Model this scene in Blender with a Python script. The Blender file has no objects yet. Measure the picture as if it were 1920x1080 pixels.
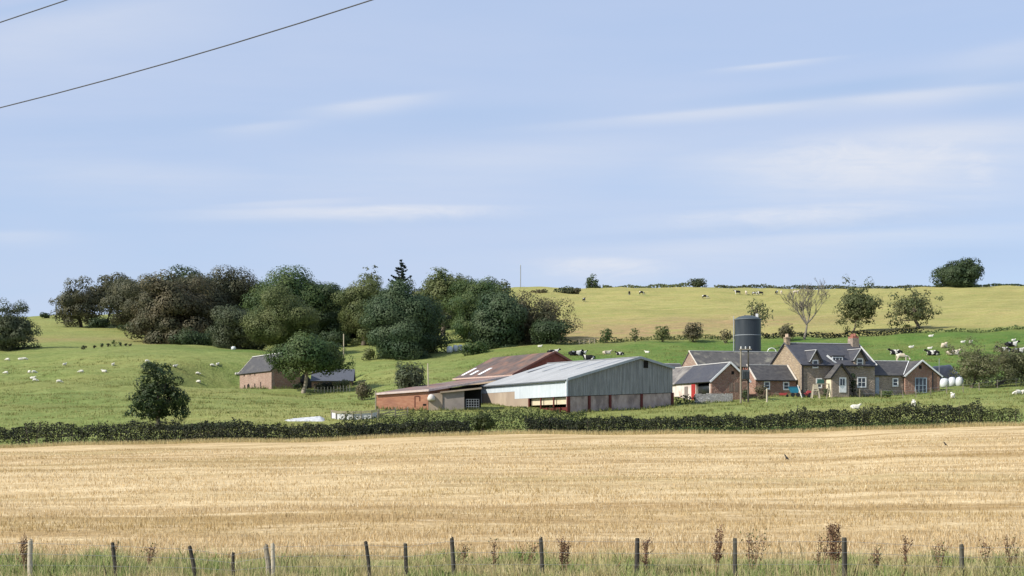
import bpy, math, random
import numpy as np
from mathutils import Vector, Matrix, noise as mnoise

rng = np.random.default_rng(7)
random.seed(7)
scene = bpy.context.scene
col = scene.collection
R = math.radians
FOC = 2700.0      # focal length in photograph pixels (1920 wide)
YH = 790.0        # picture row of the horizontal plane through the lens

# ------------------------------------------------------------------ basics
org = {}


def tag(o, label=None, cat=None, group=None, kind=None):
    if label: o['label'] = label
    if cat: o['category'] = cat
    if group: o['group'] = group
    if kind: o['kind'] = kind
    return o


def thing(name, label, cat, loc, group=None):
    o = bpy.data.objects.new(name, None)
    o.empty_display_size = 0.3
    col.objects.link(o)
    o.location = loc
    org[o.name] = Vector(loc)
    return tag(o, label, cat, group)


class MB:
    def __init__(self):
        self.v = []; self.f = []; self.m = []

    def poly(self, pts, mi=0):
        n = len(self.v)
        self.v += [tuple(p) for p in pts]
        self.f.append(tuple(range(n, n + len(pts)))); self.m.append(mi)

    def prism(self, pts, ext, mi=0):
        """polygon pts swept along the vector ext, closed"""
        pts = [Vector(p) for p in pts]; ext = Vector(ext)
        nrm = Vector((0, 0, 0))
        for i in range(len(pts)):
            a = pts[i]; b = pts[(i + 1) % len(pts)]
            nrm += a.cross(b)
        if nrm.dot(ext) > 0: pts = pts[::-1]
        n = len(self.v); k = len(pts)
        self.v += [tuple(p) for p in pts] + [tuple(p + ext) for p in pts]
        self.f.append(tuple(range(n, n + k))); self.m.append(mi)
        self.f.append(tuple(range(n + 2 * k - 1, n + k - 1, -1))); self.m.append(mi)
        for i in range(k):
            j = (i + 1) % k
            self.f.append((n + j, n + i, n + k + i, n + k + j)); self.m.append(mi)

    def box(self, c, sx, sy, sz, rz=0, mi=0):
        """box standing on c"""
        c = Vector(c); e1 = Vector((math.cos(rz), math.sin(rz), 0)); e2 = Vector((-e1.y, e1.x, 0))
        a = [c + e1 * (sx / 2 * i) + e2 * (sy / 2 * j) for i, j in ((-1, -1), (1, -1), (1, 1), (-1, 1))]
        self.prism(a, (0, 0, sz), mi)

    def bar(self, a, b, w, h=None, mi=0):
        """square bar from a to b"""
        a = Vector(a); b = Vector(b); h = h or w
        d = (b - a)
        up = Vector((0, 0, 1)) if abs(d.normalized().z) < 0.9 else Vector((1, 0, 0))
        s = d.cross(up).normalized(); u = s.cross(d).normalized()
        self.prism([a + s * w / 2 * i + u * h / 2 * j for i, j in ((-1, -1), (1, -1), (1, 1), (-1, 1))], d, mi)

    def tube(self, pts, rad, n=6, mi=0, cap=True):
        pts = [Vector(p) for p in pts]
        base = len(self.v)
        for i, p in enumerate(pts):
            d = (pts[min(i + 1, len(pts) - 1)] - pts[max(i - 1, 0)]).normalized()
            up = Vector((0, 0, 1)) if abs(d.z) < 0.95 else Vector((1, 0, 0))
            s = d.cross(up).normalized(); u = s.cross(d).normalized()
            for k in range(n):
                a = 2 * math.pi * k / n
                self.v.append(tuple(p + (s * math.cos(a) + u * math.sin(a)) * rad[i]))
        for i in range(len(pts) - 1):
            for k in range(n):
                k2 = (k + 1) % n
                self.f.append((base + i * n + k, base + (i + 1) * n + k, base + (i + 1) * n + k2, base + i * n + k2)); self.m.append(mi)
        if cap:
            self.f.append(tuple(base + k for k in range(n))); self.m.append(mi)
            e = base + (len(pts) - 1) * n
            self.f.append(tuple(e + k for k in range(n - 1, -1, -1))); self.m.append(mi)

    def lathe(self, c, prof, n=20, mi=0):
        c = Vector(c); base = len(self.v)
        for r, z in prof:
            for k in range(n):
                a = 2 * math.pi * k / n
                self.v.append((c.x + r * math.cos(a), c.y + r * math.sin(a), c.z + z))
        for i in range(len(prof) - 1):
            for k in range(n):
                k2 = (k + 1) % n
                self.f.append((base + i * n + k, base + i * n + k2, base + (i + 1) * n + k2, base + (i + 1) * n + k)); self.m.append(mi)
        e = base + (len(prof) - 1) * n
        self.f.append(tuple(e + k for k in range(n))); self.m.append(mi)

    def build(self, name, mats, parent=None, loc=None, smooth=False, label=None):
        o0 = org[parent.name] if parent is not None else Vector(loc if loc is not None else (0, 0, 0))
        me = bpy.data.meshes.new(name)
        me.from_pydata([(x - o0.x, y - o0.y, z - o0.z) for x, y, z in self.v], [], self.f)
        if not isinstance(mats, (list, tuple)): mats = [mats]
        for m in mats: me.materials.append(m)
        me.polygons.foreach_set('material_index', self.m)
        if smooth: me.polygons.foreach_set('use_smooth', [True] * len(self.f))
        me.update()
        o = bpy.data.objects.new(name, me)
        col.objects.link(o)
        if parent is not None: o.parent = parent
        else: o.location = o0
        org[o.name] = o0
        if label: o['label'] = label
        return o


def np_mesh(name, verts, faces_n, mat, parent=None, loc=(0, 0, 0), smooth=False):
    """verts (N,3) in world space, every consecutive faces_n verts make one face"""
    o0 = org[parent.name] if parent is not None else Vector(loc)
    v = np.asarray(verts, dtype=np.float32) - np.array(o0, dtype=np.float32)
    nv = len(v); nf = nv // faces_n
    me = bpy.data.meshes.new(name)
    me.vertices.add(nv); me.vertices.foreach_set('co', v.ravel())
    me.loops.add(nv); me.loops.foreach_set('vertex_index', np.arange(nv, dtype=np.int32))
    me.polygons.add(nf)
    me.polygons.foreach_set('loop_start', np.arange(0, nv, faces_n, dtype=np.int32))
    me.materials.append(mat)
    me.update(calc_edges=True)
    o = bpy.data.objects.new(name, me); col.objects.link(o)
    if parent is not None: o.parent = parent
    else: o.location = o0
    org[o.name] = o0
    return o


# ------------------------------------------------------------------ node materials
def new_mat(name):
    m = bpy.data.materials.new(name); m.use_nodes = True
    nt = m.node_tree; nt.nodes.clear()
    out = nt.nodes.new('ShaderNodeOutputMaterial')
    return m, nt, out


def N(nt, typ, **kw):
    n = nt.nodes.new(typ)
    for k, v in kw.items():
        if k.startswith('i_'):
            key = k[2:]
            key = int(key) if key.isdigit() else key.replace('_', ' ')
            n.inputs[key].default_value = v
        else: setattr(n, k, v)
    return n


def c4(c): return (c[0], c[1], c[2], 1)


def mixc(nt, fac, a, b, blend='MIX'):
    n = nt.nodes.new('ShaderNodeMix'); n.data_type = 'RGBA'; n.blend_type = blend
    for sock, val in ((n.inputs[0], fac), (n.inputs[6], a), (n.inputs[7], b)):
        if hasattr(val, 'is_linked'): nt.links.new(val, sock)
        elif isinstance(val, (int, float)): sock.default_value = val
        else: sock.default_value = c4(val)
    return n.outputs[2]


def ramp(nt, fac, lo, hi):
    n = nt.nodes.new('ShaderNodeMapRange'); n.inputs['From Min'].default_value = lo; n.inputs['From Max'].default_value = hi
    nt.links.new(fac, n.inputs['Value']); return n.outputs['Result']


def math_(nt, op, a, b=None):
    n = nt.nodes.new('ShaderNodeMath'); n.operation = op
    for i, v in enumerate((a, b)):
        if v is None: continue
        if hasattr(v, 'is_linked'): nt.links.new(v, n.inputs[i])
        else: n.inputs[i].default_value = v
    return n.outputs[0]


def noise_(nt, scale, detail=4, rough=0.55, stretch=(1, 1, 1), coord='pos', rot=0.0):
    if coord == 'pos':
        src = nt.nodes.new('ShaderNodeNewGeometry').outputs['Position']
    else:
        src = nt.nodes.new('ShaderNodeTexCoord').outputs['Object']
    mp = nt.nodes.new('ShaderNodeMapping'); mp.inputs['Scale'].default_value = stretch
    mp.inputs['Rotation'].default_value = (0, 0, rot)
    nt.links.new(src, mp.inputs['Vector'])
    n = nt.nodes.new('ShaderNodeTexNoise'); n.inputs['Scale'].default_value = scale
    n.inputs['Detail'].default_value = detail; n.inputs['Roughness'].default_value = rough
    nt.links.new(mp.outputs[0], n.inputs['Vector'])
    return n.outputs['Fac']


def principled(nt, out, color, rough=0.85, spec=0.25, metal=0.0, bump=None, bump_d=0.05):
    b = nt.nodes.new('ShaderNodeBsdfPrincipled')
    if hasattr(color, 'is_linked'): nt.links.new(color, b.inputs['Base Color'])
    else: b.inputs['Base Color'].default_value = c4(color)
    b.inputs['Roughness'].default_value = rough; b.inputs['Metallic'].default_value = metal
    b.inputs['Specular IOR Level'].default_value = spec
    if bump is not None:
        bn = nt.nodes.new('ShaderNodeBump'); bn.inputs['Strength'].default_value = 1.0
        bn.inputs['Distance'].default_value = bump_d
        nt.links.new(bump, bn.inputs['Height']); nt.links.new(bn.outputs[0], b.inputs['Normal'])
    nt.links.new(b.outputs[0], out.inputs['Surface'])
    return b


def mottled(name, a, b, scale=2.0, stretch=(1, 1, 1), c=None, cscale=0.4, rough=0.85, spec=0.2, bump_d=0.03, lo=0.35, hi=0.65, rot=0.0, metal=0.0, clo=0.5, chi=0.75):
    m, nt, out = new_mat(name)
    f = noise_(nt, scale, 5, 0.6, stretch, rot=rot)
    k = mixc(nt, ramp(nt, f, lo, hi), a, b)
    if c is not None:
        g = noise_(nt, cscale, 4, 0.6, stretch, rot=rot)
        k = mixc(nt, ramp(nt, g, clo, chi), k, c)
    principled(nt, out, k, rough, spec, metal, f, bump_d)
    return m


def stone_mat(name, a, b, mortar, scale=1.6, bump_d=0.04):
    m, nt, out = new_mat(name)
    src = nt.nodes.new('ShaderNodeNewGeometry').outputs['Position']
    mp = nt.nodes.new('ShaderNodeMapping'); mp.inputs['Scale'].default_value = (1, 1, 2.0)
    nt.links.new(src, mp.inputs['Vector'])
    v = nt.nodes.new('ShaderNodeTexVoronoi'); v.inputs['Scale'].default_value = scale
    nt.links.new(mp.outputs[0], v.inputs['Vector'])
    sp = nt.nodes.new('ShaderNodeSeparateColor'); nt.links.new(v.outputs['Color'], sp.inputs[0])
    k = mixc(nt, sp.outputs[0], a, b)
    v2 = nt.nodes.new('ShaderNodeTexVoronoi'); v2.feature = 'DISTANCE_TO_EDGE'; v2.inputs['Scale'].default_value = scale
    nt.links.new(mp.outputs[0], v2.inputs['Vector'])
    e = ramp(nt, v2.outputs['Distance'], 0.02, 0.1)
    k = mixc(nt, e, mortar, k)
    f = noise_(nt, 0.35, 5, 0.65)
    k = mixc(nt, ramp(nt, f, 0.35, 0.8), k, tuple(x * 0.62 for x in a))
    principled(nt, out, k, 0.9, 0.15, 0, e, bump_d)
    return m


def leaf_mat(name, a, b, trans=0.33, patch=0.24):
    m, nt, out = new_mat(name)
    g = nt.nodes.new('ShaderNodeNewGeometry')
    f = noise_(nt, patch, 3, 0.6)
    k = mixc(nt, ramp(nt, f, 0.38, 0.62), a, b)
    mul = ramp(nt, g.outputs['Random Per Island'], 0, 1)
    mr = nt.nodes.new('ShaderNodeMapRange'); mr.inputs['To Min'].default_value = 0.82; mr.inputs['To Max'].default_value = 1.18
    nt.links.new(g.outputs['Random Per Island'], mr.inputs['Value'])
    hs = nt.nodes.new('ShaderNodeHueSaturation'); nt.links.new(k, hs.inputs['Color']); nt.links.new(mr.outputs[0], hs.inputs['Value'])
    d = nt.nodes.new('ShaderNodeBsdfPrincipled'); d.inputs['Roughness'].default_value = 0.6; d.inputs['Specular IOR Level'].default_value = 0.25
    nt.links.new(hs.outputs[0], d.inputs['Base Color'])
    t = nt.nodes.new('ShaderNodeBsdfTranslucent'); nt.links.new(hs.outputs[0], t.inputs['Color'])
    mx = nt.nodes.new('ShaderNodeMixShader'); mx.inputs[0].default_value = trans
    nt.links.new(d.outputs[0], mx.inputs[1]); nt.links.new(t.outputs[0], mx.inputs[2])
    nt.links.new(mx.outputs[0], out.inputs['Surface'])
    return m


def blade_mat(name, cols, patch_scale=0.25, pa=None, pb=None, trans=0.25, stretch=(1, 1, 1), lo=0.4, hi=0.6):
    """cols: ramp of colours picked per blade; pa/pb: two ramps blended by ground patches"""
    m, nt, out = new_mat(name)
    g = nt.nodes.new('ShaderNodeNewGeometry')

    def cr(cc):
        r = nt.nodes.new('ShaderNodeValToRGB'); el = r.color_ramp.elements
        while len(el) < len(cc): el.new(0.5)
        for i, c in enumerate(cc):
            el[i].position = i / (len(cc) - 1); el[i].color = c4(c)
        nt.links.new(g.outputs['Random Per Island'], r.inputs[0]); return r.outputs[0]
    k = cr(cols)
    if pa is not None:
        k = mixc(nt, ramp(nt, noise_(nt, patch_scale, 3, 0.55, stretch), lo, hi), k, cr(pa))
    d = nt.nodes.new('ShaderNodeBsdfPrincipled'); d.inputs['Roughness'].default_value = 0.65; d.inputs['Specular IOR Level'].default_value = 0.2
    nt.links.new(k, d.inputs['Base Color'])
    t = nt.nodes.new('ShaderNodeBsdfTranslucent'); nt.links.new(k, t.inputs['Color'])
    mx = nt.nodes.new('ShaderNodeMixShader'); mx.inputs[0].default_value = trans
    nt.links.new(d.outputs[0], mx.inputs[1]); nt.links.new(t.outputs[0], mx.inputs[2])
    nt.links.new(mx.outputs[0], out.inputs['Surface'])
    return m


def plain(name, c, rough=0.6, spec=0.3, metal=0.0):
    m, nt, out = new_mat(name)
    f = noise_(nt, 3.0, 4, 0.6)
    k = mixc(nt, ramp(nt, f, 0.3, 0.7), tuple(x * 0.85 for x in c), tuple(min(1, x * 1.12) for x in c))
    principled(nt, out, k, rough, spec, metal)
    return m


# ------------------------------------------------------------------ terrain
YN = np.array([-120., 25., 40., 150., 156., 180., 205., 240., 290., 345., 430., 520., 640., 1200., 4500.])
ROW = {   # picture rows of the ground at a few columns, per distance
    150: ([-900, 0, 300, 600, 860, 1200, 1500, 1700, 1920, 2800], [846, 838, 832, 826, 816, 813, 811, 803, 797, 780]),
    156: ([-900, 0, 300, 600, 900, 1100, 1300, 1600, 1920, 2800], [843, 832, 826, 819, 808, 805, 803, 799, 790, 772]),
    180: ([-900, 0, 300, 600, 700, 900, 1063, 1265, 1600, 1920, 2800], [790, 778, 774, 776, 772, 772, 774, 766, 757, 748, 725]),
    205: ([-900, 0, 300, 600, 900, 1100, 1300, 1600, 1760, 1920, 2800], [765, 755, 752, 756, 748, 750, 742, 738, 736, 727, 700]),
    240: ([-900, 0, 300, 450, 600, 800, 900, 1100, 1300, 1600, 1920, 2800], [730, 718, 716, 731, 733, 712, 704, 698, 696, 692, 680, 655]),
    290: ([-900, 0, 140, 270, 450, 600, 700, 800, 900, 1100, 1300, 1500, 1700, 1920, 2800], [675, 668, 659, 653, 663, 682, 676, 668, 660, 642, 637, 634, 625, 615, 600]),
    345: ([-900, 0, 100, 300, 450, 600, 700, 850, 1000, 1100, 1300, 1600, 1920, 2800], [645, 640, 637, 645, 650, 654, 648, 628, 616, 610, 605, 600, 585, 575]),
    430: ([-900, 0, 120, 300, 600, 830, 1000, 1100, 1300, 1600, 1920, 2800], [612, 607, 603, 602, 598, 586, 572, 571, 568, 567, 560, 555]),
    520: ([-900, 0, 120, 300, 600, 900, 1000, 1100, 1300, 1500, 1750, 1920, 2800], [602, 599, 597, 588, 566, 546, 542, 545, 543, 547, 544, 541, 545]),
}


def pchip_slopes(x, y):
    h = np.diff(x); h = h.reshape((-1,) + (1,) * (y.ndim - 1))
    dl = np.diff(y, axis=0) / h
    m = np.zeros_like(y)
    w1 = 2 * h[1:] + h[:-1]; w2 = h[1:] + 2 * h[:-1]
    same = dl[:-1] * dl[1:] > 0
    with np.errstate(divide='ignore', invalid='ignore'):
        hm = (w1 + w2) / (w1 / dl[:-1] + w2 / dl[1:])
    m[1:-1] = np.where(same, hm, 0)
    m[0] = dl[0]; m[-1] = dl[-1]
    return m


def hermite(x0, x1, y0, y1, m0, m1, x):
    h = x1 - x0; t = (x - x0) / h
    return (y0 * (2 * t ** 3 - 3 * t ** 2 + 1) + h * m0 * (t ** 3 - 2 * t ** 2 + t) + y1 * (-2 * t ** 3 + 3 * t ** 2) + h * m1 * (t ** 3 - t ** 2))


UG = np.arange(-900, 2801, 10.0)
ZT = []
for Yk in YN:
    if Yk <= 40: ZT.append(np.full_like(UG, {-120.: -3.6, 25.: -3.9, 40.: -3.72}[Yk]))
    elif Yk in ROW:
        xs, ys = ROW[Yk]; xs = np.array(xs, float); ys = np.array(ys, float)
        mm = pchip_slopes(xs, ys); i = np.clip(np.searchsorted(xs, UG) - 1, 0, len(xs) - 2)
        py = hermite(xs[i], xs[i + 1], ys[i], ys[i + 1], mm[i], mm[i + 1], UG)
        py = np.convolve(np.pad(py, 4, mode='edge'), np.ones(9) / 9, 'valid')
        ZT.append((YH - py) / FOC * Yk)
    else:
        ZT.append(ZT[11] - {640.: 7.0, 1200.: 30.0, 4500.: 45.0}[Yk])
ZT = np.array(ZT)


def gz(x, y):
    """ground height"""
    x = np.atleast_1d(np.asarray(x, float)); y = np.atleast_1d(np.asarray(y, float))
    x, y = np.broadcast_arrays(x, y)
    u = 960 + FOC * x / np.maximum(y, 30.0)
    u = np.clip(u, -899, 2799)
    fi = (u + 900) / 10.0; i0 = np.clip(fi.astype(int), 0, len(UG) - 2); fr = fi - i0
    Z = ZT[:, i0] * (1 - fr) + ZT[:, i0 + 1] * fr
    m = pchip_slopes(YN, Z)
    j = np.clip(np.searchsorted(YN, y, side='right') - 1, 0, len(YN) - 2); a = np.arange(len(y))
    z = hermite(YN[j], YN[j + 1], Z[j, a], Z[j + 1, a], m[j, a], m[j + 1, a], y)
    pd = np.hypot(x + 45.5, (y - 255) * 1.0)
    pw = np.clip((21 - pd) / 9, 0, 1); pw = pw * pw * (3 - 2 * pw)
    z = z * (1 - pw) + pw * 5.35
    amp = np.clip((y - 150) / 60, 0, 1) * (1 - pw)
    z = z + amp * (0.16 * np.sin(x * 0.23 + 1.3 * np.sin(y * 0.05)) + 0.14 * np.sin(y * 0.31 + x * 0.11) + 0.1 * np.sin(x * 0.61 - y * 0.27))
    z = z + 0.05 * np.clip((y - 30) / 20, 0, 1) * (np.sin(x * 0.4 + y * 0.3) + np.sin(x * 0.17 - y * 0.41))
    return z


def g1(x, y): return float(gz(x, y)[0])


def ground(px, Y, dz=0.0):
    x = (px - 960) / FOC * Y
    return Vector((x, Y, g1(x, Y) + dz))


_YS = np.arange(34., 620., 0.25)


def hit(px, py):
    k = (px - 960) / FOC
    z = gz(k * _YS, _YS); r = (YH - py) / FOC * _YS
    idx = np.where(z >= r)[0]
    Y = _YS[idx[0]] if len(idx) else 515.0
    return ground(px, float(Y))


def pt(px, py, Y): return Vector(((px - 960) / FOC * Y, Y, (YH - py) / FOC * Y))


def sheet(name, y0, y1, nrow, mat, power=1.0):
    s_in = np.linspace(-0.42, 0.42, 190); s_out = np.linspace(0.44, 1.5, 34)
    S = np.concatenate([-s_out[::-1], s_in, s_out])
    T = np.linspace(0, 1, nrow) ** power
    Ys = y0 + (y1 - y0) * T
    YY, SS = np.meshgrid(Ys, S, indexing='ij')
    XX = SS * np.maximum(YY, 30.0)
    ZZ = gz(XX.ravel(), YY.ravel()).reshape(XX.shape)
    nr, nc = XX.shape
    v = np.stack([XX, YY, ZZ], -1).reshape(-1, 3)
    me = bpy.data.meshes.new(name)
    me.vertices.add(len(v)); me.vertices.foreach_set('co', v.astype(np.float32).ravel())
    i = np.arange(nr - 1)[:, None] * nc + np.arange(nc - 1)[None, :]
    q = np.stack([i, i + 1, i + nc + 1, i + nc], -1).reshape(-1, 4)
    me.loops.add(q.size); me.loops.foreach_set('vertex_index', q.astype(np.int32).ravel())
    me.polygons.add(len(q)); me.polygons.foreach_set('loop_start', np.arange(0, q.size, 4, dtype=np.int32))
    me.polygons.foreach_set('use_smooth', [True] * len(q))
    # what grows where: R dry grass, G lush grass, B brown rough
    u = 960 + FOC * SS; Y = YY

    def bl(x, a, b): return np.clip((x - a) / (b - a), 0, 1)
    def gs(c, w, yc, wy): return np.exp(-((u - c) / w) ** 2 - ((Y - yc) / wy) ** 2)
    dry = bl(Y, 289, 297) * bl(u, 800, 1060) + 0.35 * bl(Y, 300, 340) * (1 - bl(u, 500, 800))
    dry = dry + 0.5 * gs(560, 330, 178, 22) + 0.45 * gs(1650, 420, 174, 12) + 0.35 * gs(380, 260, 225, 16) + 0.3 * gs(230, 150, 268, 12) + 0.5 * gs(760, 70, 255, 12)
    lush = bl(Y, 205, 232) * (1 - bl(Y, 286, 293)) * bl(u, 820, 1000) + 0.9 * gs(420, 170, 308, 16) + 0.3 * gs(120, 200, 200, 14) + 0.6 * gs(760, 120, 168, 8)
    brown = 1.3 * gs(1160, 150, 312, 18) + 0.9 * gs(1350, 330, 345, 25) + 0.7 * gs(100, 200, 350, 10) + 0.35 * gs(1500, 500, 300, 6)
    cdat = np.stack([np.clip(dry, 0, 1), np.clip(lush, 0, 1), np.clip(brown, 0, 1), np.ones_like(dry)], -1).reshape(-1, 4)
    at = me.color_attributes.new('growth', 'FLOAT_COLOR', 'POINT')
    at.data.foreach_set('color', cdat.astype(np.float32).ravel())
    me.materials.append(mat); me.update(calc_edges=True)
    o = bpy.data.objects.new(name, me); col.objects.link(o)
    o['kind'] = 'structure'
    return o


def pasture_mat(name):
    m, nt, out = new_mat(name)
    at = nt.nodes.new('ShaderNodeAttribute'); at.attribute_name = 'growth'
    sp = nt.nodes.new('ShaderNodeSeparateColor'); nt.links.new(at.outputs['Color'], sp.inputs[0])
    n1 = noise_(nt, 0.06, 5, 0.6, (1, 0.55, 1)); n2 = noise_(nt, 0.55, 5, 0.65); n3 = noise_(nt, 2.6, 4, 0.7); n4 = noise_(nt, 0.16, 4, 0.6, (0.5, 1, 1))
    g = mixc(nt, ramp(nt, n2, 0.33, 0.68), (0.132, 0.175, 0.045), (0.24, 0.275, 0.09))
    lush = mixc(nt, ramp(nt, n2, 0.3, 0.7), (0.070, 0.135, 0.026), (0.115, 0.19, 0.040))
    k = mixc(nt, sp.outputs[1], g, lush)
    dry = mixc(nt, ramp(nt, n4, 0.3, 0.7), (0.315, 0.29, 0.098), (0.43, 0.365, 0.148))
    dry = mixc(nt, ramp(nt, n2, 0.42, 0.75), dry, (0.27, 0.29, 0.088))
    fd = math_(nt, 'MULTIPLY', sp.outputs[0], ramp(nt, math_(nt, 'ADD', n1, math_(nt, 'MULTIPLY', sp.outputs[0], 0.32)), 0.42, 0.66))
    k = mixc(nt, fd, k, dry)
    k = mixc(nt, math_(nt, 'MULTIPLY', ramp(nt, n1, 0.52, 0.68), 0.35), k, (0.24, 0.25, 0.075))
    br = mixc(nt, ramp(nt, n2, 0.35, 0.65), (0.40, 0.27, 0.14), (0.27, 0.20, 0.10))
    k = mixc(nt, math_(nt, 'MULTIPLY', sp.outputs[2], ramp(nt, n4, 0.3, 0.55)), k, br)
    n5 = noise_(nt, 0.22, 6, 0.7, (0.35, 1.6, 1)); n6 = noise_(nt, 0.035, 4, 0.6, (0.6, 1.2, 1))
    k = mixc(nt, math_(nt, 'MULTIPLY', ramp(nt, n5, 0.5, 0.68), math_(nt, 'ADD', math_(nt, 'MULTIPLY', sp.outputs[0], 0.35), 0.22)), k, (0.30, 0.235, 0.085))
    k = mixc(nt, math_(nt, 'MULTIPLY', ramp(nt, n5, 0.48, 0.3), 0.45), k, (0.105, 0.145, 0.035))
    k = mixc(nt, math_(nt, 'MULTIPLY', ramp(nt, n6, 0.5, 0.66), 0.4), k, (0.235, 0.225, 0.075))
    mr = nt.nodes.new('ShaderNodeMapRange'); mr.inputs['From Min'].default_value = 0.3; mr.inputs['From Max'].default_value = 0.7
    mr.inputs['To Min'].default_value = 0.68; mr.inputs['To Max'].default_value = 1.25; nt.links.new(n3, mr.inputs['Value'])
    hs = nt.nodes.new('ShaderNodeHueSaturation'); nt.links.new(k, hs.inputs['Color']); nt.links.new(mr.outputs[0], hs.inputs['Value'])
    principled(nt, out, hs.outputs[0], 0.95, 0.1, 0, math_(nt, 'ADD', n2, n3), 0.18)
    return m


def stubble_mat(name):
    m, nt, out = new_mat(name)
    n1 = noise_(nt, 0.045, 4, 0.6, (0.5, 1.6, 1), rot=R(-6)); n2 = noise_(nt, 0.4, 5, 0.7, (0.5, 1.4, 1), rot=R(-6)); n3 = noise_(nt, 4.0, 4, 0.75)
    n4 = noise_(nt, 0.09, 3, 0.6, (0.15, 2.2, 1), rot=R(-6))
    k = mixc(nt, ramp(nt, n2, 0.3, 0.7), (0.48, 0.34, 0.165), (0.70, 0.55, 0.32))
    k = mixc(nt, math_(nt, 'MULTIPLY', ramp(nt, n4, 0.5, 0.66), 0.75), k, (0.31, 0.195, 0.077))
    k = mixc(nt, math_(nt, 'MULTIPLY', ramp(nt, n1, 0.52, 0.66), 0.65), k, (0.33, 0.245, 0.095))
    n7 = noise_(nt, 1.1, 5, 0.75, (0.3, 1.5, 1), rot=R(-6))
    k = mixc(nt, math_(nt, 'MULTIPLY', ramp(nt, n7, 0.55, 0.68), math_(nt, 'ADD', .3, math_(nt, 'MULTIPLY', ramp(nt, n1, .42, .6), .6))), k, (0.24, 0.155, 0.062))
    k = mixc(nt, math_(nt, 'MULTIPLY', ramp(nt, n7, 0.45, 0.33), .55), k, (0.78, 0.63, 0.40))
    sx = nt.nodes.new('ShaderNodeSeparateXYZ'); nt.links.new(nt.nodes.new('ShaderNodeNewGeometry').outputs['Position'], sx.inputs[0])
    ln = math_(nt, 'ADD', math_(nt, 'SUBTRACT', sx.outputs[1], math_(nt, 'MULTIPLY', sx.outputs[0], .12)), math_(nt, 'MULTIPLY', noise_(nt, .03, 3, .6), 16))
    sw = math_(nt, 'SINE', math_(nt, 'MULTIPLY', ln, 2 * math.pi / 6.0))
    k = mixc(nt, math_(nt, 'MULTIPLY', ramp(nt, sw, .35, 1.0), math_(nt, 'MULTIPLY', ramp(nt, n1, .35, .6), .5)), k, (0.32, 0.205, 0.082))
    mr = nt.nodes.new('ShaderNodeMapRange'); mr.inputs['From Min'].default_value = 0.3; mr.inputs['From Max'].default_value = 0.7
    mr.inputs['To Min'].default_value = 0.65; mr.inputs['To Max'].default_value = 1.25; nt.links.new(n3, mr.inputs['Value'])
    hs = nt.nodes.new('ShaderNodeHueSaturation'); nt.links.new(k, hs.inputs['Color']); nt.links.new(mr.outputs[0], hs.inputs['Value'])
    principled(nt, out, hs.outputs[0], 0.95, 0.1, 0, n3, 0.08)
    return m


M_past = pasture_mat('pasture grass'); M_stub = stubble_mat('cut stubble')
M_verge = mottled('verge soil and grass', (0.22, 0.23, 0.08), (0.38, 0.32, 0.15), 1.5, c=(0.09, 0.13, 0.03), cscale=0.3)
sheet('grass_verge', -120, 40, 30, M_verge)
sheet('stubble_field', 40, 150, 80, M_stub)
sheet('pasture', 150, 290, 110, M_past)
sheet('hillside', 290, 640, 90, M_past)
sheet('far_land', 640, 4500, 24, M_past, 2.0)

# ------------------------------------------------------------------ leaves, trunks
def quads(C, Nn, size, aspect=1.0):
    """leaf faces: centres C, facing Nn, edge size per leaf"""
    n = len(C)
    r = rng.normal(size=(n, 3)); Nn = Nn / (np.linalg.norm(Nn, axis=1, keepdims=True) + 1e-9)
    t = np.cross(Nn, r); t /= (np.linalg.norm(t, axis=1, keepdims=True) + 1e-9); b = np.cross(Nn, t)
    sz = np.asarray(size).reshape(-1, 1) * 0.5
    t = t * sz * aspect; b = b * sz
    j = rng.uniform(0.75, 1.25, size=(n, 4, 1))
    return np.stack([C + (t * 0.25 - b) * j[:, 0], C + (t) * j[:, 1], C + (b - t * 0.25) * j[:, 2], C - t * j[:, 3]], 1).reshape(-1, 3)


def udir(n):
    v = rng.normal(size=(n, 3)); return v / np.linalg.norm(v, axis=1, keepdims=True)


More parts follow.
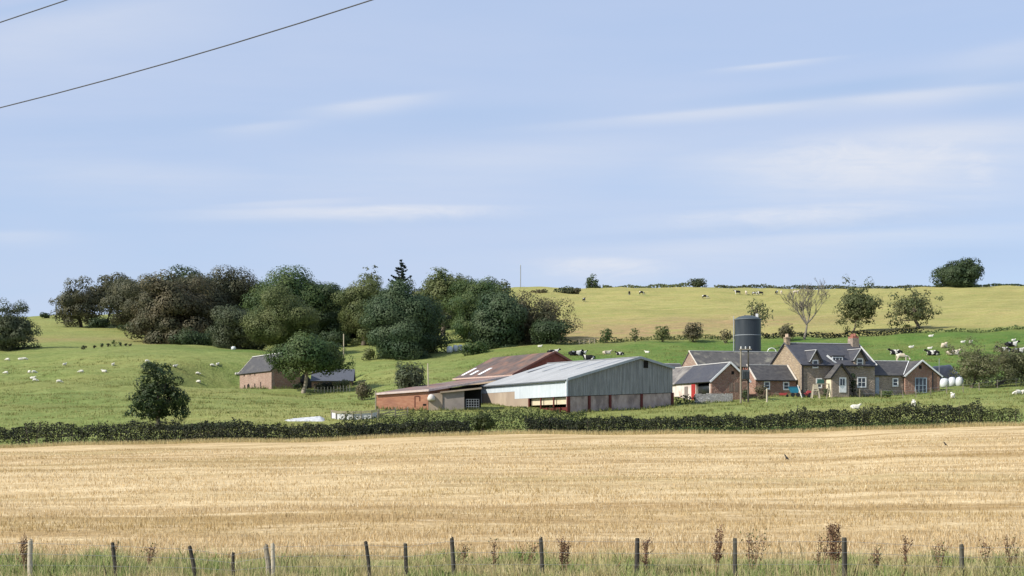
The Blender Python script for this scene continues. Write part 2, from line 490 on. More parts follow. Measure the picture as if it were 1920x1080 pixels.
def crown_points(center, rad, clumps, size, cover=1.0, cr=(0.26, 0.42), flat=0.8, droop=0.0, shell=(0.45, 0.86), low_cut=-1.0, hole=0.0, boxy=2.0):
    """irregular crown out of many leafy clumps; returns leaf centres, normals and clump centres"""
    center = np.array(center); rad = np.array(rad)
    i_ = np.arange(clumps) + .5; ph = i_ * 2.399963 + rng.uniform(0, 6.28); zz_ = 1 - i_ / clumps * (1 - max(low_cut, -1))
    d = np.stack([np.cos(ph) * np.sqrt(1 - zz_ ** 2), np.sin(ph) * np.sqrt(1 - zz_ ** 2), zz_], -1) + rng.normal(0, .13, (clumps, 3)); d /= (np.abs(d) ** boxy).sum(1, keepdims=True) ** (1 / boxy)
    rr = rng.uniform(shell[0], shell[1], size=(len(d), 1)); rr[::4] *= .6
    # lumpy silhouette
    lump = 1 + 0.10 * np.sin(d[:, :1] * 3.1 + rng.uniform(0, 6)) + 0.1 * np.sin(d[:, 1:2] * 4.3 + d[:, 2:] * 3.7 + rng.uniform(0, 6))
    cc = center + d * rr * rad * lump
    rmean = (rad[0] * rad[1] * rad[2]) ** (1 / 3)
    crs = rng.uniform(cr[0], cr[1], size=len(d)) * rmean
    P = []; NN = []
    for c, r, dd in zip(cc, crs, d):
        n = int(cover * 4 * math.pi * r * r * 0.9 / (size * size)) + 4
        e = udir(n)
        q = rng.uniform(0.4, 1.06, size=(n, 1)) ** 0.5
        p = e * q * r * np.array([1.1, 1.1, flat])
        if hole > 0:
            keep = (np.sin(p[:, 0] * 2.3 / r * 1.7 + c[0]) + np.sin(p[:, 2] * 3.1 / r * 1.6 + c[2]) + rng.normal(0, 0.6, n)) > -1.3 + hole
            p = p[keep]; e = e[keep]
        if droop: p[:, 2] -= droop * (np.linalg.norm(p[:, :2], axis=1) / r) ** 2 * r
        P.append(c + p); NN.append(0.95 * e + 0.35 * dd + rng.normal(0, 0.18, size=e.shape) + np.array([0, 0, 0.15]))
    return np.concatenate(P), np.concatenate(NN), cc


def limb(mb, a, b, r0, r1, bend=0.15, n=5, seg=4, up=0.25):
    a = Vector(a); b = Vector(b); L = (b - a).length
    off = Vector((random.uniform(-1, 1), random.uniform(-1, 1), random.uniform(0, 1))) * L * bend
    pts = []; rad = []
    for i in range(seg + 1):
        t = i / seg
        pts.append(a.lerp(b, t) + off * math.sin(math.pi * t) + Vector((0, 0, -up * L * t * (1 - t))))
        rad.append(r0 + (r1 - r0) * t)
    mb.tube(pts, rad, n, cap=False)
    return pts


M_bark = mottled('bark', (0.085, 0.07, 0.05), (0.15, 0.125, 0.095), 3.0)
M_bark_pale = mottled('pale bark', (0.24, 0.20, 0.15), (0.36, 0.31, 0.24), 2.0)
LEAF = {
    'dark': leaf_mat('dark leaves', (0.034, 0.058, 0.024), (0.068, 0.096, 0.040)),
    'brown': leaf_mat('brownish leaves', (0.056, 0.064, 0.034), (0.120, 0.112, 0.060)),
    'grey': leaf_mat('grey green leaves', (0.056, 0.076, 0.038), (0.112, 0.124, 0.066)),
    'mid': leaf_mat('mid green leaves', (0.044, 0.084, 0.026), (0.105, 0.140, 0.046)),
    'olive': leaf_mat('olive leaves', (0.076, 0.104, 0.034), (0.152, 0.168, 0.062)),
    'blue': leaf_mat('blue green leaves', (0.040, 0.074, 0.034), (0.086, 0.120, 0.056)),
    'ash': leaf_mat('light ash leaves', (0.0810, 0.1053, 0.0405), (0.1350, 0.1418, 0.0607)),
    'rust': leaf_mat('rusty leaves', (0.070, 0.074, 0.038), (0.145, 0.122, 0.068)),
    'oak': leaf_mat('oak leaves', (0.022, 0.044, 0.014), (0.046, 0.066, 0.020)),
    'hedge': leaf_mat('hedge leaves', (0.012, 0.018, 0.007), (0.027, 0.032, 0.013), 0.12),
    'hedge_lit': leaf_mat('bramble leaves', (0.046, 0.064, 0.019), (0.08, 0.092, 0.031)), 'fruit': leaf_mat('orchard leaves', (.125, .135, .06), (.21, .20, .105), .35),
    'pine': leaf_mat('needles', (0.018, 0.034, 0.022), (0.03, 0.046, 0.03)),
    'pale': leaf_mat('pale weeds', (0.20, 0.20, 0.09), (0.30, 0.26, 0.13)),
}
N_TREES = 0


def tree(label, cx, top, w, bot, base, Y, leaf, name='tree', cat='tree', group=None, clumps=42, size=None, cover=0.75, depth=0.9,
         bark=None, flat=0.8, droop=0.0, hole=0.0, cr=(0.24, 0.40), limbs=12, shell=(0.45, 0.86), low_cut=-1.0, trunk_r=None, lean=0.0, clip=False):
    """a tree whose crown spans cx +- w/2, rows top..bot at distance Y, standing at picture column base (ground row follows)"""
    if Y is None: g = hit(base[0], base[1]); Y = g.y
    else: g = ground(base, Y)
    sc = Y / FOC
    root = thing(name, label, cat, g, group)
    if group and 'wood' in group and low_cut < -.9:
        w *= 1.16; bot += .13 * (bot - top)
    if clip: bot0 = (YH - bot) / FOC * Y; bot += .28 * (bot - top)
    rx = w / 2 * sc; rz = (bot - top) / 2 * sc
    c = pt(cx, (top + bot) / 2, Y)
    size = size or max(0.2, Y / 300 * random.uniform(.26, .38))
    P, NN, cc = crown_points(c, (rx * 0.98, rx * depth * 0.98, rz * 1.02), int(clumps * 1.25), size, cover * 1.15, cr, flat, droop, shell, low_cut, hole, 2.6 if (group and 'wood' in group) or clip else 2.1)
    P[:, 2] = np.maximum(P[:, 2], gz(P[:, 0], P[:, 1]) + 0.15)
    if clip:
        kp = P[:, 2] > bot0 + .35 * np.sin(P[:, 0] * 1.7) + rng.normal(0, .2, len(P)); P = P[kp]; NN = NN[kp]; cc = cc[cc[:, 2] > bot0 - .3]
    np_mesh('crown', quads(P, NN, rng.uniform(0.65, 1.3, len(P)) * size), 4, LEAF[leaf], root)
    mb = MB()
    H = max(1.0, c.z - g.z); tr = trunk_r or max(0.12, 0.034 * (H + rz))
    fork = Vector((g.x + (c.x - g.x) * 0.5, Y, g.z + max(0.35 * H, min(0.75 * H, H - 0.75 * rz))))
    mb.tube([g + Vector((0, 0, -0.4)), g + Vector((0, 0, 0.25)), g.lerp(fork, 0.5) + Vector((tr * 0.4, 0, 0)), fork, fork.lerp(c, 0.6), c + Vector((0, 0, rz * 0.5))],
            [tr * 1.5, tr * 1.12, tr * 0.95, tr * 0.85, tr * 0.5, tr * 0.12], 8)
    idx = rng.permutation(len(cc))[:limbs]
    for i in idx:
        t = random.uniform(0.0, 0.75)
        st = fork.lerp(c, t)
        limb(mb, st, cc[i], tr * 0.42 * (1 - 0.4 * t), tr * 0.07)
    mb.build('trunk', bark or M_bark, root, smooth=True)
    return root


def bush(label, cx, top, w, bot, leaf, Y=None, name='bush', cat='bush', group=None, size=None, cover=0.85, clumps=14, depth=0.8, hole=0.0):
    g = ground(cx, Y) if Y else hit(cx, bot)
    Y = g.y; sc = Y / FOC
    root = thing(name, label, cat, g, group)
    rx = w / 2 * sc; H = max(0.5, (YH - top) / FOC * Y - g.z)
    size = size or max(0.16, Y / 300 * 0.3)
    P, NN, cc = crown_points((g.x, g.y, g.z + H * 0.45), (rx * .9, rx * depth, H * 0.55), clumps, size, cover, (0.3, 0.5), 0.85, 0.0, (0.3, 0.8), -1, hole)
    gg = gz(P[:, 0], P[:, 1]); P = P[P[:, 2] > gg - 0.1]; NN = NN[:len(P)]
    np_mesh('crown', quads(P, NN, rng.uniform(0.65, 1.3, len(P)) * size), 4, LEAF[leaf], root)
    mb = MB()
    for i in range(4):
        limb(mb, g + Vector((random.uniform(-.3, .3), 0, -0.2)), cc[i % len(cc)], 0.07, 0.02, 0.1)
    mb.build('stem', M_bark, root)
    return root


def hedge_run(name, label, u0, u1, Yf, hf, width, leaf, cat='hedge', size=0.2, dens=42, gap=None, kind=None, group=None, stems=True):
    """leafy hedge between picture columns; Yf(u) distance, hf(u) height in metres"""
    mid = (u0 + u1) / 2; g = ground(mid, Yf(mid))
    root = thing(name, label, cat, g, group)
    L = abs(u1 - u0) / FOC * Yf(mid)
    hm = np.mean([hf(u) for u in np.linspace(u0, u1, 20)])
    n = int(L * (2 * hm + width) * dens)
    u = rng.uniform(u0, u1, n); Yc = np.vectorize(Yf)(u); h = np.vectorize(hf)(u)
    x0 = (u - 960) / FOC * Yc
    lump = 1 + 0.07 * np.sin(x0 * 1.7) + 0.08 * np.sin(x0 * 0.63 + 1) + 0.05 * np.sin(x0 * 4.1 + 2)
    h = h * lump
    a = rng.uniform(-0.15, math.pi + 0.15, n)            # around the section: 0 = front low, pi = back low
    q = rng.uniform(0.45, 1.05, n) ** 0.4
    bul = 1 + 0.16 * np.sin(x0 * 2.3 + 4 * np.sin(a)) + 0.10 * np.sin(x0 * 5.7)
    ox = -np.sign(np.cos(a)) * np.abs(np.cos(a)) ** 0.55 * width / 2 * q * bul
    oz = np.maximum(0.02, np.abs(np.sin(a)) ** 0.6 * q) * h
    sh = rng.uniform(0, 1, n) < .06; kx = np.round(x0 / .7) * .7; rs_ = np.abs(np.sin(kx * 12.9898)) ** 3
    oz = np.where(sh, h * (.95 + .2 * rs_ * rng.uniform(0, 1, n)), oz); ox = np.where(sh, ox * .4, ox); x0 = np.where(sh, kx + rng.normal(0, .06, n), x0)
    y = Yc + ox; x = x0 + rng.normal(0, 0.1, n)
    z = gz(x, y) + oz
    nn = np.stack([rng.normal(0, .5, n), -np.cos(a), np.sin(a) * 0.9 + 0.1], -1) + rng.normal(0, 0.45, (n, 3))
    keep = np.ones(n, bool)
    if gap is not None: keep = ~gap(u, x0, oz, h)
    P = np.stack([x, y, z], -1)[keep]
    np_mesh('leaves', quads(P, nn[keep], rng.uniform(0.6, 1.35, keep.sum()) * size), 4, LEAF[leaf], root)
    # springing twigs above the top
    if stems:
        mb = MB()
        m = int(L / 0.55)
        for i in range(m):
            uu = random.uniform(u0, u1); yy = Yf(uu) + random.uniform(-.3, .3) * width
            b = ground(uu, yy); hh = hf(uu)
            limb(mb, b + Vector((0, 0, -.1)), b + Vector((random.uniform(-.5, .5), random.uniform(-.3, .3), hh * random.uniform(.8, 1.15))), 0.06, 0.015, 0.08, 4, 3)
        mb.build('stem', M_bark, root)
    return root

# ------------------------------------------------------------------ building frames
class Fr:
    """upright frame: s along the front wall (to the right, going back by angle a), t into depth, z up"""
    def __init__(self, px, Y, a):
        self.O = Vector(((px - 960) / FOC * Y, Y)); self.c = math.cos(R(a)); self.d = math.sin(R(a)); self.a = R(a)

    def W(self, s, t, z): return Vector((self.O.x + self.c * s - self.d * t, self.O.y + self.d * s + self.c * t, z))

    def front(self, px, py, t=0.0):
        k = (px - 960) / FOC
        s = (k * self.O.y + k * self.c * t - self.O.x + self.d * t) / (self.c - k * self.d)
        Y = self.O.y + self.d * s + self.c * t
        return s, (YH - py) / FOC * Y

    def side(self, px, py, s=0.0):
        k = (px - 960) / FOC
        t = (self.O.x + self.c * s - k * (self.O.y + self.d * s)) / (self.d + k * self.c)
        Y = self.O.y + self.d * s + self.c * t
        return t, (YH - py) / FOC * Y

    def fprism(self, mb, pts, t0, t1, mi=0):
        mb.prism([self.W(s, t0, z) for s, z in pts], self.W(0, t1, 0) - self.W(0, t0, 0), mi)

    def sprism(self, mb, pts, s0, s1, mi=0):
        mb.prism([self.W(s0, t, z) for t, z in pts], self.W(s1, 0, 0) - self.W(s0, 0, 0), mi)

    def box(self, mb, s0, s1, t0, t1, z0, z1, mi=0):
        self.fprism(mb, [(s0, z0), (s1, z0), (s1, z1), (s0, z1)], t0, t1, mi)


def slab(mb, pts, th=0.14, mi=0):
    """sloping roof sheet given by its top corners, thickened downwards along its normal"""
    pts = [Vector(p) for p in pts]
    n = (pts[1] - pts[0]).cross(pts[2] - pts[0]).normalized()
    if n.z < 0: n = -n
    mb.prism(pts, -n * th, mi)


def streak_mat(name, a, b, fr, axis='s', freq=2.2, rough=0.5, spec=0.4, rust=None, metal=0.0, vert=True):
    """profiled sheeting: ribs running across the given wall axis, weathered in streaks"""
    m, nt, out = new_mat(name)
    pos = nt.nodes.new('ShaderNodeNewGeometry').outputs['Position']
    e = (fr.c, fr.d, 0) if axis == 's' else (-fr.d, fr.c, 0)
    dp = nt.nodes.new('ShaderNodeVectorMath'); dp.operation = 'DOT_PRODUCT'; dp.inputs[1].default_value = e
    nt.links.new(pos, dp.inputs[0])
    sz = nt.nodes.new('ShaderNodeSeparateXYZ'); nt.links.new(pos, sz.inputs[0])
    cb = nt.nodes.new('ShaderNodeCombineXYZ')
    nt.links.new(dp.outputs['Value'], cb.inputs[0]); nt.links.new(math_(nt, 'MULTIPLY', sz.outputs[2], 0.06), cb.inputs[1])
    ns = nt.nodes.new('ShaderNodeTexNoise'); ns.inputs['Scale'].default_value = freq; ns.inputs['Detail'].default_value = 4; ns.inputs['Roughness'].default_value = 0.7
    nt.links.new(cb.outputs[0], ns.inputs['Vector'])
    big = noise_(nt, 0.35, 5, 0.65)
    k = mixc(nt, ramp(nt, ns.outputs['Fac'], 0.33, 0.67), a, b)
    k = mixc(nt, math_(nt, 'MULTIPLY', ramp(nt, big, 0.45, 0.75), 0.4), k, tuple(x * 0.72 for x in a))
    if rust is not None: k = mixc(nt, ramp(nt, noise_(nt, 0.22, 5, 0.7), 0.55, 0.68), k, rust)
    rib = math_(nt, 'SINE', math_(nt, 'MULTIPLY', dp.outputs['Value'], 2 * math.pi / 0.32))
    principled(nt, out, k, rough, spec, metal, rib, 0.035)
    return m


M_white = plain('white paint', (0.78, 0.78, 0.76), 0.5)
M_glass = plain('window glass', (0.035, 0.045, 0.055), 0.12, 0.5)
M_dark = plain('dark interior', (0.018, 0.017, 0.016), 0.9, 0.1)  # near-black tone puts the shade of interiors and openings into the colour
M_black = plain('black paint', (0.02, 0.02, 0.022), 0.5)
M_slate = mottled('blue slate', (0.044, 0.044, 0.052), (0.066, 0.066, 0.075), 2.2, (1, 1, 3), (0.082, 0.078, 0.078), 0.5, 0.6, 0.35)
M_slate_old = mottled('old grey slate', (0.085, 0.082, 0.080), (0.15, 0.14, 0.13), 1.2, (1, 1, 2), (0.20, 0.185, 0.15), 0.35, 0.75, 0.25)
M_slate_dk = mottled('dark grey slate', (0.050, 0.048, 0.050), (0.080, 0.077, 0.076), 1.6, (1, 1, 2.5), (0.105, 0.098, 0.088), 0.4, 0.7, 0.25)
M_lich = mottled('lichened sheet roof', (0.15, 0.135, 0.125), (0.26, 0.24, 0.215), 0.9, c=(0.09, 0.085, 0.085), cscale=0.5, lo=0.38, hi=0.62)
M_brownroof = mottled('brown fibre cement roof', (0.085, 0.064, 0.058), (0.128, 0.10, 0.09), 0.9, (1, 1, 1), c=(0.20, 0.115, 0.085), cscale=0.35, clo=.47, chi=.62)
M_sand = stone_mat('sandstone', (0.40, 0.31, 0.205), (0.30, 0.225, 0.155), (0.38, 0.31, 0.23), 1.5)
M_facade = stone_mat('grey brown stone', (0.31, 0.25, 0.195), (0.40, 0.32, 0.25), (0.35, 0.29, 0.235), 1.7)
M_red = stone_mat('red sandstone', (0.38, 0.225, 0.165), (0.29, 0.16, 0.118), (0.40, 0.30, 0.23), 1.6)
M_pink = stone_mat('weathered pink stone', (0.40, 0.28, 0.22), (0.31, 0.20, 0.155), (0.38, 0.30, 0.24), 1.3)
M_brick = mottled('orange brick', (0.34, 0.155, 0.095), (0.42, 0.215, 0.135), 1.6, (1, 1, 2.5), (0.27, 0.13, 0.09), 0.45)
M_redbrick = mottled('dark red brick', (0.20, 0.06, 0.045), (0.28, 0.095, 0.07), 1.4, c=(0.38, 0.25, 0.21), cscale=0.5, clo=0.55, chi=0.66)
M_conc = mottled('stained concrete', (0.31, 0.24, 0.18), (0.40, 0.325, 0.25), 0.8, (1, 1, 0.4), (0.22, 0.165, 0.125), 0.4)
M_block = mottled('pinkish blockwork', (0.32, 0.245, 0.215), (0.46, 0.375, 0.335), 1.3, (1, 1, .6), c=(0.22, 0.175, 0.16), cscale=0.7, clo=.48, chi=.62)
M_post = plain('red oxide steel', (0.11, 0.022, 0.018), 0.6)
M_board = mottled('cream boards', (0.50, 0.42, 0.29), (0.60, 0.52, 0.38), 1.5, (1, 1, 4))
M_lead = plain('pale ridge tiles', (0.55, 0.54, 0.52), 0.6)
M_skew = plain('pale skew stones', (0.62, 0.56, 0.47), 0.8)
M_pot = plain('terracotta', (0.30, 0.125, 0.09), 0.8)
M_galv = plain('galvanised steel', (0.30, 0.31, 0.32), 0.45, 0.5, 0.3)


def window(fr, wall, px0, py0, px1, py1, t=0.0, bars=(1, 1), fw=0.1, name='window', plane='f', s=0.0, mat=None):
    """white framed sash set on a wall: a child of the wall, its pane a sub-part level piece"""
    if plane == 'f':
        s0, z1 = fr.front(px0, py0, t); s1, z0 = fr.front(px1, py1, t)
        mk = lambda mb, a0, a1, d0, d1, b0, b1: fr.fprism(mb, [(a0, b0), (a1, b0), (a1, b1), (a0, b1)], t + d0, t + d1)
    else:
        s0, z1 = fr.side(px0, py0, s); s1, z0 = fr.side(px1, py1, s)
        mk = lambda mb, a0, a1, d0, d1, b0, b1: fr.sprism(mb, [(a0, b0), (a1, b0), (a1, b1), (a0, b1)], s + d0, s + d1)
        if s0 > s1: s0, s1 = s1, s0
    mb = MB()
    mk(mb, s0, s0 + fw, -0.07, 0.02, z0, z1); mk(mb, s1 - fw, s1, -0.07, 0.02, z0, z1)
    mk(mb, s0 + fw, s1 - fw, -0.066, 0.02, z1 - fw, z1); mk(mb, s0 + fw, s1 - fw, -0.075, 0.02, z0, z0 + fw * 1.3)
    for i in range(1, bars[0]):
        x = s0 + (s1 - s0) * i / bars[0]; mk(mb, x - 0.04, x + 0.04, -0.06, 0.02, z0 + fw * 1.3, z1 - fw)
    for i in range(1, bars[1]):
        y = z0 + (z1 - z0) * i / bars[1]; mk(mb, s0 + fw, s1 - fw, -0.058, 0.015, y - 0.035, y + 0.035)
    f = mb.build(name, mat or M_white, wall)
    p = MB(); mk(p, s0 + 0.02, s1 - 0.02, -0.03, 0.01, z0 + 0.02, z1 - 0.02)
    p.build('pane', M_glass, f)
    return f


# ------------------------------------------------------------------ D: grey steel barn
D = Fr(1063, 178, 29)
gD = ground(1063, 178)
barn = thing('steel_barn', 'large pale grey corrugated steel barn with block walls and red posts', 'barn', gD)
M_dfront = streak_mat('shade darkened gable sheeting', (0.155, 0.160, 0.160), (0.325, 0.332, 0.33), D, 's', 3.6, rust=None)  # same cladding as the side, with the gable's shade put into its colour
M_dside = streak_mat('pale side sheeting', (0.50, 0.55, 0.58), (0.60, 0.65, 0.68), D, 't', 2.2)
M_droof = streak_mat('pale roof sheeting', (0.33, 0.335, 0.33), (0.45, 0.45, 0.44), D, 't', 1.8, .6, .2)
sR, zRe = D.front(1261, 690); sA, zA = D.front(1199, 671); zL = D.front(1063, 711)[1]; zcl = D.front(1063, 743)[1]; zcr = D.front(1261, 736)[1]
TD = D.side(903, 727)[0]; TD = min(TD, 27)
zLf = zL - 0.35; zAf = zA
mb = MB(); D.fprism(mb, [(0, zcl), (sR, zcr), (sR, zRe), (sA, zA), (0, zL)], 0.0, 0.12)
mbg = MB(); mbg.bar(D.W(-.3, -.2, zL - .12), D.W(-.3, TD + .2, zLf - .12), .14, .16); mbg.build('gutter', plain('dark gutter', (.10, .11, .12), .5), barn)
hx0, hz1 = D.front(1206.5, 676.5); hx1, hz0 = D.front(1215, 690)
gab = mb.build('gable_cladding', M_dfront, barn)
mb = MB(); D.box(mb, hx0, hx1, -0.05, 0.02, hz0, hz1); mb.build('hatch', M_dark, gab)
mb = MB()
t1, z1 = D.side(965, 748); _, z1b = D.side(965, 734); t2, z2 = D.side(903.5, 738)
D.sprism(mb, [(0.13, zcl), (t1, z1), (t1, z1b), (TD, z2), (TD, zLf - 0.05), (0.13, zL - 0.05)], 0.0, 0.12)
mb.build('side_cladding', M_dside, barn)
mb = MB(); D.sprism(mb, [(0.13, gD.z - 1), (TD, gD.z - 0.5), (TD, zLf - .1), (0.13, zRe - .1)], sR - 0.12, sR); D.fprism(mb, [(0, gD.z - 1), (sR, gD.z - 0.5), (sR, zRe - .05), (sA, zAf - .05), (0, zLf - .05)], TD, TD + 0.15)
mb.build('rear_wall', M_dside, barn)
ov = 0.25
mb = MB()
slab(mb, [D.W(-0.2, -ov, zL - 0.02), D.W(sA, -ov, zA + 0.1), D.W(sA, TD + ov, zAf + 0.1), D.W(-0.2, TD + ov, zLf - 0.02)], 0.1)
slab(mb, [D.W(sA + .004, -ov, zA + 0.1), D.W(sR + 0.2, -ov, zRe + 0.02), D.W(sR + 0.2, TD + ov, zRe + 0.02), D.W(sA + .004, TD + ov, zAf + 0.1)], 0.1)
roof = mb.build('roof', M_droof, barn)
mb = MB(); mb.bar(D.W(sA, -ov, zA + 0.13), D.W(sA, TD + ov, zAf + 0.13), 0.5, 0.1); mb.build('ridge_cap', M_galv, roof)
for q in range(5):    # translucent roof lights: darker long strips
    tt = 2.6 + q * 4.3; e0 = D.W(sA * 0.52, tt, zL + (zA - zL) * 0.52 + 0.06); e1 = D.W(sA * 0.93, tt, zL + (zA - zL) * 0.93 + 0.09)
    mb = MB(); mb.bar(e0, e1, 0.55, 0.06); mb.build('roof_light', M_galv, roof)
mb = MB()
mb.bar(D.W(-0.06, -0.3, zL - 0.02), D.W(sA, -0.3, zA + 0.05), 0.12, 0.3); mb.bar(D.W(sA, -0.302, zA + 0.05), D.W(sR + 0.15, -0.302, zRe - 0.02), 0.12, 0.3)
mb.build('barge_flashing', plain('grey flashing', (0.33, 0.36, 0.38), 0.5), barn)
mb = MB(); D.box(mb, -0.22, 0.0, -0.25, -0.02, zcl, zL - 0.1); mb.build('corner_flashing', plain('light flashing', (0.62, 0.66, 0.68), 0.5), barn)
# block walls between the posts under the gable
pp = [1064, 1105, 1144, 1203, 1261]
sp_ = [D.front(x, 760)[0] for x in pp]


def zc(s): return zcl + (zcr - zcl) * s / sR


for i in range(4):
    mb = MB(); a, b = sp_[i], sp_[i + 1]
    D.fprism(mb, [(a, gD.z - 1), (b, gD.z - 1), (b, zc(b) - 0.06), (a, zc(a) - 0.06)], 0.1, 0.3); mb.build('block_wall', M_block, barn)
    mb = MB(); D.box(mb, a - 0.02, b + .02, 0.14, 0.2, zc(a) - .04, zc(b) + .05); mb.build('wall_rail', M_dark, barn)
for i, s in enumerate(sp_):
    mb = MB(); w = 0.42 if i == 0 else 0.3
    D.box(mb, max(0, s - w / 2), max(0, s - w / 2) + w, -0.1, 0.09, gD.z - 1, zc(s) - 0.02); mb.build('post', M_post, barn)
# concrete wall, feed opening on the long side
tb0 = D.side(990, 748)[0]
mb = MB(); D.sprism(mb, [(tb0, gD.z - 1), (TD, gD.z - .6), (TD, z2 - 0.02), (t1, z1b - 0.02), (t1, z1 - 0.02), (tb0, D.side(990, 746)[1] - 0.02)], 0.02, 0.25)
mb.build('concrete_wall', M_conc, barn)
zb1, zb0 = D.side(1030, 746)[1], D.side(1030, 758)[1]; zr1 = D.side(1030, 764)[1]
mb = MB(); D.sprism(mb, [(0.2, zb0), (tb0, zb0 - .1), (tb0, zb1), (0.2, zb1)], 0.5, 0.58); mb.build('board_panel', M_board, barn)
mb = MB(); D.sprism(mb, [(0.2, zr1 - 0.35), (tb0, zr1 - .45), (tb0, zr1 - 0.1), (0.2, zr1)], 0.3, 0.36); mb.build('feed_rail', M_post, barn)
mb = MB(); D.sprism(mb, [(0.2, gD.z - .8), (tb0, gD.z - .8), (tb0, zr1 - .75), (0.2, zr1 - 0.7)], 0.6, 0.7); mb.build('feed_kerb', M_board, barn)
for px in (991, 1003, 1013, 1025, 1037, 1049, 1061):
    t = D.side(px, 750)[0]; mb = MB(); D.box(mb, 0.03, 0.17, t - 0.09, t + 0.09, gD.z - 1, (zcl - .03) if px in (991, 1013, 1037) else zr1); mb.build('feed_post', M_post, barn)
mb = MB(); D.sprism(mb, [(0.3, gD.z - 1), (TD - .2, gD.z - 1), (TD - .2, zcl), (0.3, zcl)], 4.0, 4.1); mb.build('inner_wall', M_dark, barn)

# ------------------------------------------------------------------ C: brown roofed brick shed behind
C = Fr(966, 210, 26); gC = ground(966, 210)
brick = thing('brick_barn', 'old brown roofed barn with dark red brick gable behind the pale steel barn', 'barn', gC)
sA2, zA2 = C.front(1040, 661); zL2 = C.front(966, 701)[1]; TC = C.side(856, 708)[0]
mb = MB(); C.fprism(mb, [(0, gC.z - 1), (2 * sA2, gC.z - 1), (2 * sA2, zL2), (sA2, zA2 - 0.1), (0, zL2)], 0, 0.4)
gbl = mb.build('gable_wall', M_redbrick, brick)
mb = MB(); C.sprism(mb, [(.4, gC.z - 1), (TC, gC.z - 1), (TC, zL2), (.4, zL2)], 0, 0.3); C.sprism(mb, [(.4, gC.z - 1), (TC, gC.z - 1), (TC, zL2), (.4, zL2)], 2 * sA2 - .3, 2 * sA2)
C.fprism(mb, [(0, gC.z - 1), (2 * sA2, gC.z - 1), (2 * sA2, zL2), (sA2, zA2 - .1), (0, zL2)], TC, TC + 0.3)
mb.build('wall', M_conc, brick)
mb = MB(); dz = (zA2 - zL2) / sA2
slab(mb, [C.W(-0.5, -0.15, zL2 - .5 * dz + .12), C.W(sA2, -0.15, zA2 + .12), C.W(sA2, TC + .3, zA2 + .12), C.W(-0.5, TC + .3, zL2 - .5 * dz + .12)], 0.12)
slab(mb, [C.W(sA2 + .004, -0.15, zA2 + .12), C.W(2 * sA2 + .5, -0.15, zL2 - .5 * dz + .12), C.W(2 * sA2 + .5, TC + .3, zL2 - .5 * dz + .12), C.W(sA2 + .004, TC + .3, zA2 + .12)], 0.12)
rf = mb.build('roof', M_brownroof, brick)
for (q, f0, f1) in ((TC - 1.4, .06, .42), (TC - 4.6, .06, .26), (TC - 8.0, .04, .36)):
    mb = MB(); mb.bar(C.W(f0 * sA2, q, zL2 + f0 * sA2 * dz + .16), C.W(f1 * sA2, q, zL2 + f1 * sA2 * dz + .16), 1.0, 0.06); mb.build('roof_light', M_white, rf)
mb = MB(); mb.bar(C.W(-.52, -.2, zL2 - .5 * dz + .02), C.W(-.52, TC + .3, zL2 - .5 * dz + .02), 0.12, 0.22); mb.build('gutter', plain('faded pink fascia', (0.5, 0.36, 0.3), .7), rf)
mb = MB(); mb.bar(C.W(-0.5, -.22, zL2 - .5 * dz + .1), C.W(sA2, -.22, zA2 + .1), 0.1, 0.3); mb.bar(C.W(sA2, -.222, zA2 + .1), C.W(2 * sA2 + .5, -.222, zL2 - .5 * dz + .1), .1, .3)
mb.build('skew', plain('flaking red paint', (0.24, 0.10, 0.08), .8), gbl)

# ------------------------------------------------------------------ B: orange brick shed with the long low roof
gB = pt(706, 770, 185); gB.z = min(gB.z, g1(gB.x, gB.y))
shed = thing('brick_shed', 'low orange brick shed with a long sagging grey brown lean-to roof', 'shed', gB)
B1 = Fr(706, 186, -12)
s1_, zt1 = B1.front(803, 731); zt0 = B1.front(706, 738)[1]
mb = MB(); B1.fprism(mb, [(0, gB.z - .8), (s1_, gB.z - .8), (s1_, zt1 - .08), (0, zt0 - .08)], 0, 0.3); bw = mb.build('brick_wall', M_brick, shed)
mb = MB(); B1.sprism(mb, [(.3, gB.z - .8), (12, gB.z - .8), (12, zt0 + .7), (.3, zt0 - .1)], 0, 0.3); B1.sprism(mb, [(.3, gB.z - .8), (12, gB.z - .8), (12, zt1 + .6), (.3, zt1 - .1)], s1_ - .3, s1_); mb.build('side_wall', M_brick, shed)
# bricked arch outline and door slit on the front
ax, az = B1.front(777, 742); ab = B1.front(777, 764)[1]; bx = B1.front(786, 750)[0]
mb = MB(); B1.box(mb, ax, ax + .14, -.025, .02, ab, az - .05); B1.box(mb, ax + .14, bx, -.026, .02, az - .15, az); B1.box(mb, bx, bx + .14, -.024, .02, az - .7, az - .06)
mb.build('blocked_arch', plain('dark brick', (0.13, 0.05, 0.035), .9), bw)
sx, sz = B1.front(793, 759); mb = MB(); B1.box(mb, sx, sx + .45, -.02, .02, sz - .12, sz + .12); mb.build('vent', M_dark, bw)
A = B1.W(-.15, -.12, zt0 + .05); Bp = B1.W(s1_ + .1, -.12, zt1 + .05); Cp = pt(966, 703.5, 207); Dp = pt(860, 713, 226); Ep = pt(757, 727.8, 198)
mb = MB(); th = Vector((0, 0, -.16)); pts = [A, Bp, Cp, Dp, Ep]
n0 = len(mb.v); mb.v += [tuple(p) for p in pts] + [tuple(p + th) for p in pts]
for tri in ((0, 1, 4), (1, 3, 4), (1, 2, 3)):
    mb.f.append(tuple(n0 + i for i in tri)); mb.m.append(0); mb.f.append(tuple(n0 + 5 + i for i in tri[::-1])); mb.m.append(0)
for i in range(5):
    j = (i + 1) % 5; mb.f.append((n0 + j, n0 + i, n0 + 5 + i, n0 + 5 + j)); mb.m.append(0)
